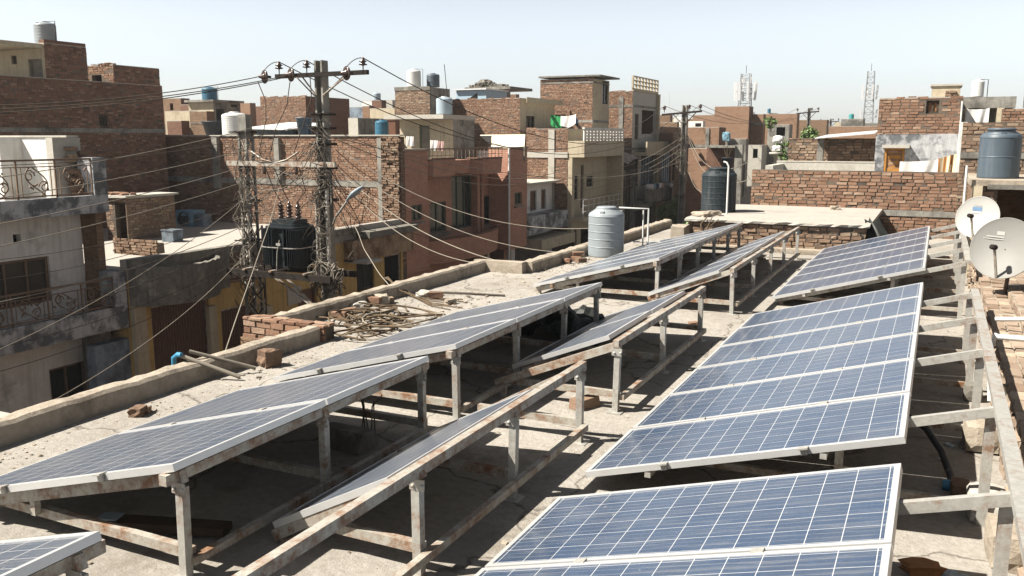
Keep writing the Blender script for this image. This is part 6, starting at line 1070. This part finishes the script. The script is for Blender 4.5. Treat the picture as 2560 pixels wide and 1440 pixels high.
lump(2465, 1290, .24, .34, .18, 'pale square concrete block carrying a post of the right rail'); lump(2450, 1120, .26, .34, .22, 'rough brown footing block at the wall beside the right rail', 'parapet_render'); lump(2515, 1400, .22, .4, .22, 'crumbling footing block at the lower right of the brick parapet', 'parapet_render'); lump(2400, 1235, .13, .2, .09, 'brown brick stub beside the blue hose coupling', 'laid_brick_brown'); lump(2430, 1000, .16, .16, .16, 'dark lump at the foot of two right rail posts', 'soot_concrete')
m = MB(); p = on(2305, 1432); m.rock((p.x, p.y, .03), .11, .07, .035, 0, .4, .4, .3); m.rock((p.x + .14, p.y - .01, .02), .05, .04, .02, 1, .4, .4, .3); m.rock((p.x + .21, p.y - .02, .018), .035, .03, .018, 1, .4, .9, .3); one(m, 'crumpled_packet', [M['cardboard'], M['tank_pale_blue']], 'crumpled brown and pale packet on the shaded floor at the lower right', 'litter')
for k, (px, py, s) in enumerate(((2368, 1112, .03), (2380, 1118, .022), (2350, 1150, .018))): m = MB(); p = on(px, py); m.rock((p.x, p.y, .008), s, s * .7, .008, 0, .5, ru(0, 3), .3); one(m, 'paper_scrap', M['tank_pale_blue'], ['larger pale scrap on the shaded floor behind the black hose', 'second pale scrap close to the larger one behind the hose', 'tiny pale scrap in front of the black hose'][k], 'litter')
m = MB(); p = on(420, 1330); m.bar(p + Vector((-.35, -.12, .05)), p + Vector((.4, .1, .06)), .12, .05); m.bar(p + Vector((-.42, -.14, .07)), p + Vector((-.3, -.1, .07)), .1, .03, 1); one(m, 'plank', [M['dark_wood'], M['tank_pale_blue']], 'dark wooden plank lying in shade under the near left table', 'plank')
m = MB(); p = on(870, 1115); m.box(p.x - .22, p.x + .2, p.y - .12, p.y + .14, 0, .16, j=.03); one(m, 'stone_block', M['soot_concrete'], 'squared stone block in shade beneath the near left table', 'block'); m = MB()
for k in range(5): a = on(905 + 8 * k, 1075); m.tube([a, a + Vector((ru(-.05, .05), ru(-.05, .05), .2)), a + Vector((ru(-.1, .1), 0, ru(.25, .45)))], .006, 4)
one(m, 'dry_twigs', M['bark'], 'dry twigs sticking up behind the squared stone block', 'twigs')
# crumbs and grit strewn on the screed (uncountable)
m = MB()
for k in range(1500):
    if k < 900: p = on(ru(60, 1250), 0) if False else Vector((ru(-6.5, -6.05) if rnd() < .6 else ru(-7.3, -5.6), ru(2, 17), 0))
    else: p = Vector((ru(-6, .5), ru(2, 19), 0))
    if p.x < -6.5 and not 8.5 < p.y < 13.9: p.x += .8
    s = ru(.003, .011) * (1 + (rnd() < .05) * 1.6); m.box(p.x - s, p.x + s, p.y - s * ru(.5, 1), p.y + s, -.001 + s * .2, s * ru(.6, 1.1), 0, rnd(), s * .35)
o = one(m, 'grit', M['parapet_render'], 'brick crumbs and grit strewn over the roof screed', 'grit', loc=(-3, 8, 0)); o['kind'] = 'stuff'
# ---------------------------------------------------------------- light, sky, camera
S = Vector((-.545, -.42, .80)).normalized()
sun = bpy.data.lights.new('sun', 'SUN'); sun.energy = 5.0; sun.angle = math.radians(.5); sun.color = (1, .94, .845); so = bpy.data.objects.new('sun', sun); COL.objects.link(so); so.rotation_euler = S.to_track_quat('Z', 'Y').to_euler(); so.location = (0, 0, 30)
w = bpy.data.worlds.new('World'); sc.world = w; w.use_nodes = True; nt = w.node_tree; sky = nt.nodes.new('ShaderNodeTexSky'); sky.sky_type = 'NISHITA'; sky.sun_disc = False; sky.sun_elevation = math.asin(S.z); sky.sun_rotation = math.atan2(S.x, S.y); sky.altitude = 200; sky.air_density = 1.0; sky.dust_density = 1.2; sky.ozone_density = 3.0
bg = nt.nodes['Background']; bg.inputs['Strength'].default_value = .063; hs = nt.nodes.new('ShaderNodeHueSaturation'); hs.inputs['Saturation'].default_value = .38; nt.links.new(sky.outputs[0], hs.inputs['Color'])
# sky dimmed towards the zenith, out of view, to cut fill in the shade
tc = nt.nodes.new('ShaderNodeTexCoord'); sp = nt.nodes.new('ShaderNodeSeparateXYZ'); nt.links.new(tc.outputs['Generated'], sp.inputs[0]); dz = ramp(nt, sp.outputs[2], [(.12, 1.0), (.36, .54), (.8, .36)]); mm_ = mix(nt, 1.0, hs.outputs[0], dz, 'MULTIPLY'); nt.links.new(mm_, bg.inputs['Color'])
cam = bpy.data.cameras.new('camera'); cam.lens = 36 * FPX / 2560; cam.sensor_width = 36; cam.clip_end = 3000; cam.clip_start = .05; co = bpy.data.objects.new('camera', cam); COL.objects.link(co)
from mathutils import Matrix
co.matrix_world = Matrix.Translation(CAM) @ Matrix((RT, UP, -FW)).transposed().to_4x4(); sc.camera = co
vs_ = sc.view_settings; vs_.view_transform = 'Standard'; vs_.look = 'None'; vs_.exposure = 1.58; vs_.gamma = 1; vs_.use_curve_mapping = False
sc.cycles.max_bounces = 6; sc.cycles.diffuse_bounces = 3; sc.cycles.glossy_bounces = 3
# dusty air between the camera and the far roofs
m = MB(); m.box(-430, 430, -70, 910, STREET - 2.3, 24); hz = m.build('haze', None); hz.data.materials.clear(); hm = bpy.data.materials.new('dusty_air'); hm.use_nodes = True; ht = hm.node_tree; ht.nodes.clear(); ho = ht.nodes.new('ShaderNodeOutputMaterial'); hv = ht.nodes.new('ShaderNodeVolumePrincipled'); hv.inputs['Color'].default_value = (.92, .93, .95, 1); hv.inputs['Density'].default_value = .0004; hv.inputs['Anisotropy'].default_value = .3; ht.links.new(hv.outputs[0], ho.inputs['Volume']); hz.data.materials.append(hm); hz['kind'] = 'stuff'; hz['label'] = 'thin pale dust haze hanging over the whole town'
sc.cycles.volume_bounces = 0
for o in bpy.data.objects:
    if '_w' in o: del o['_w']
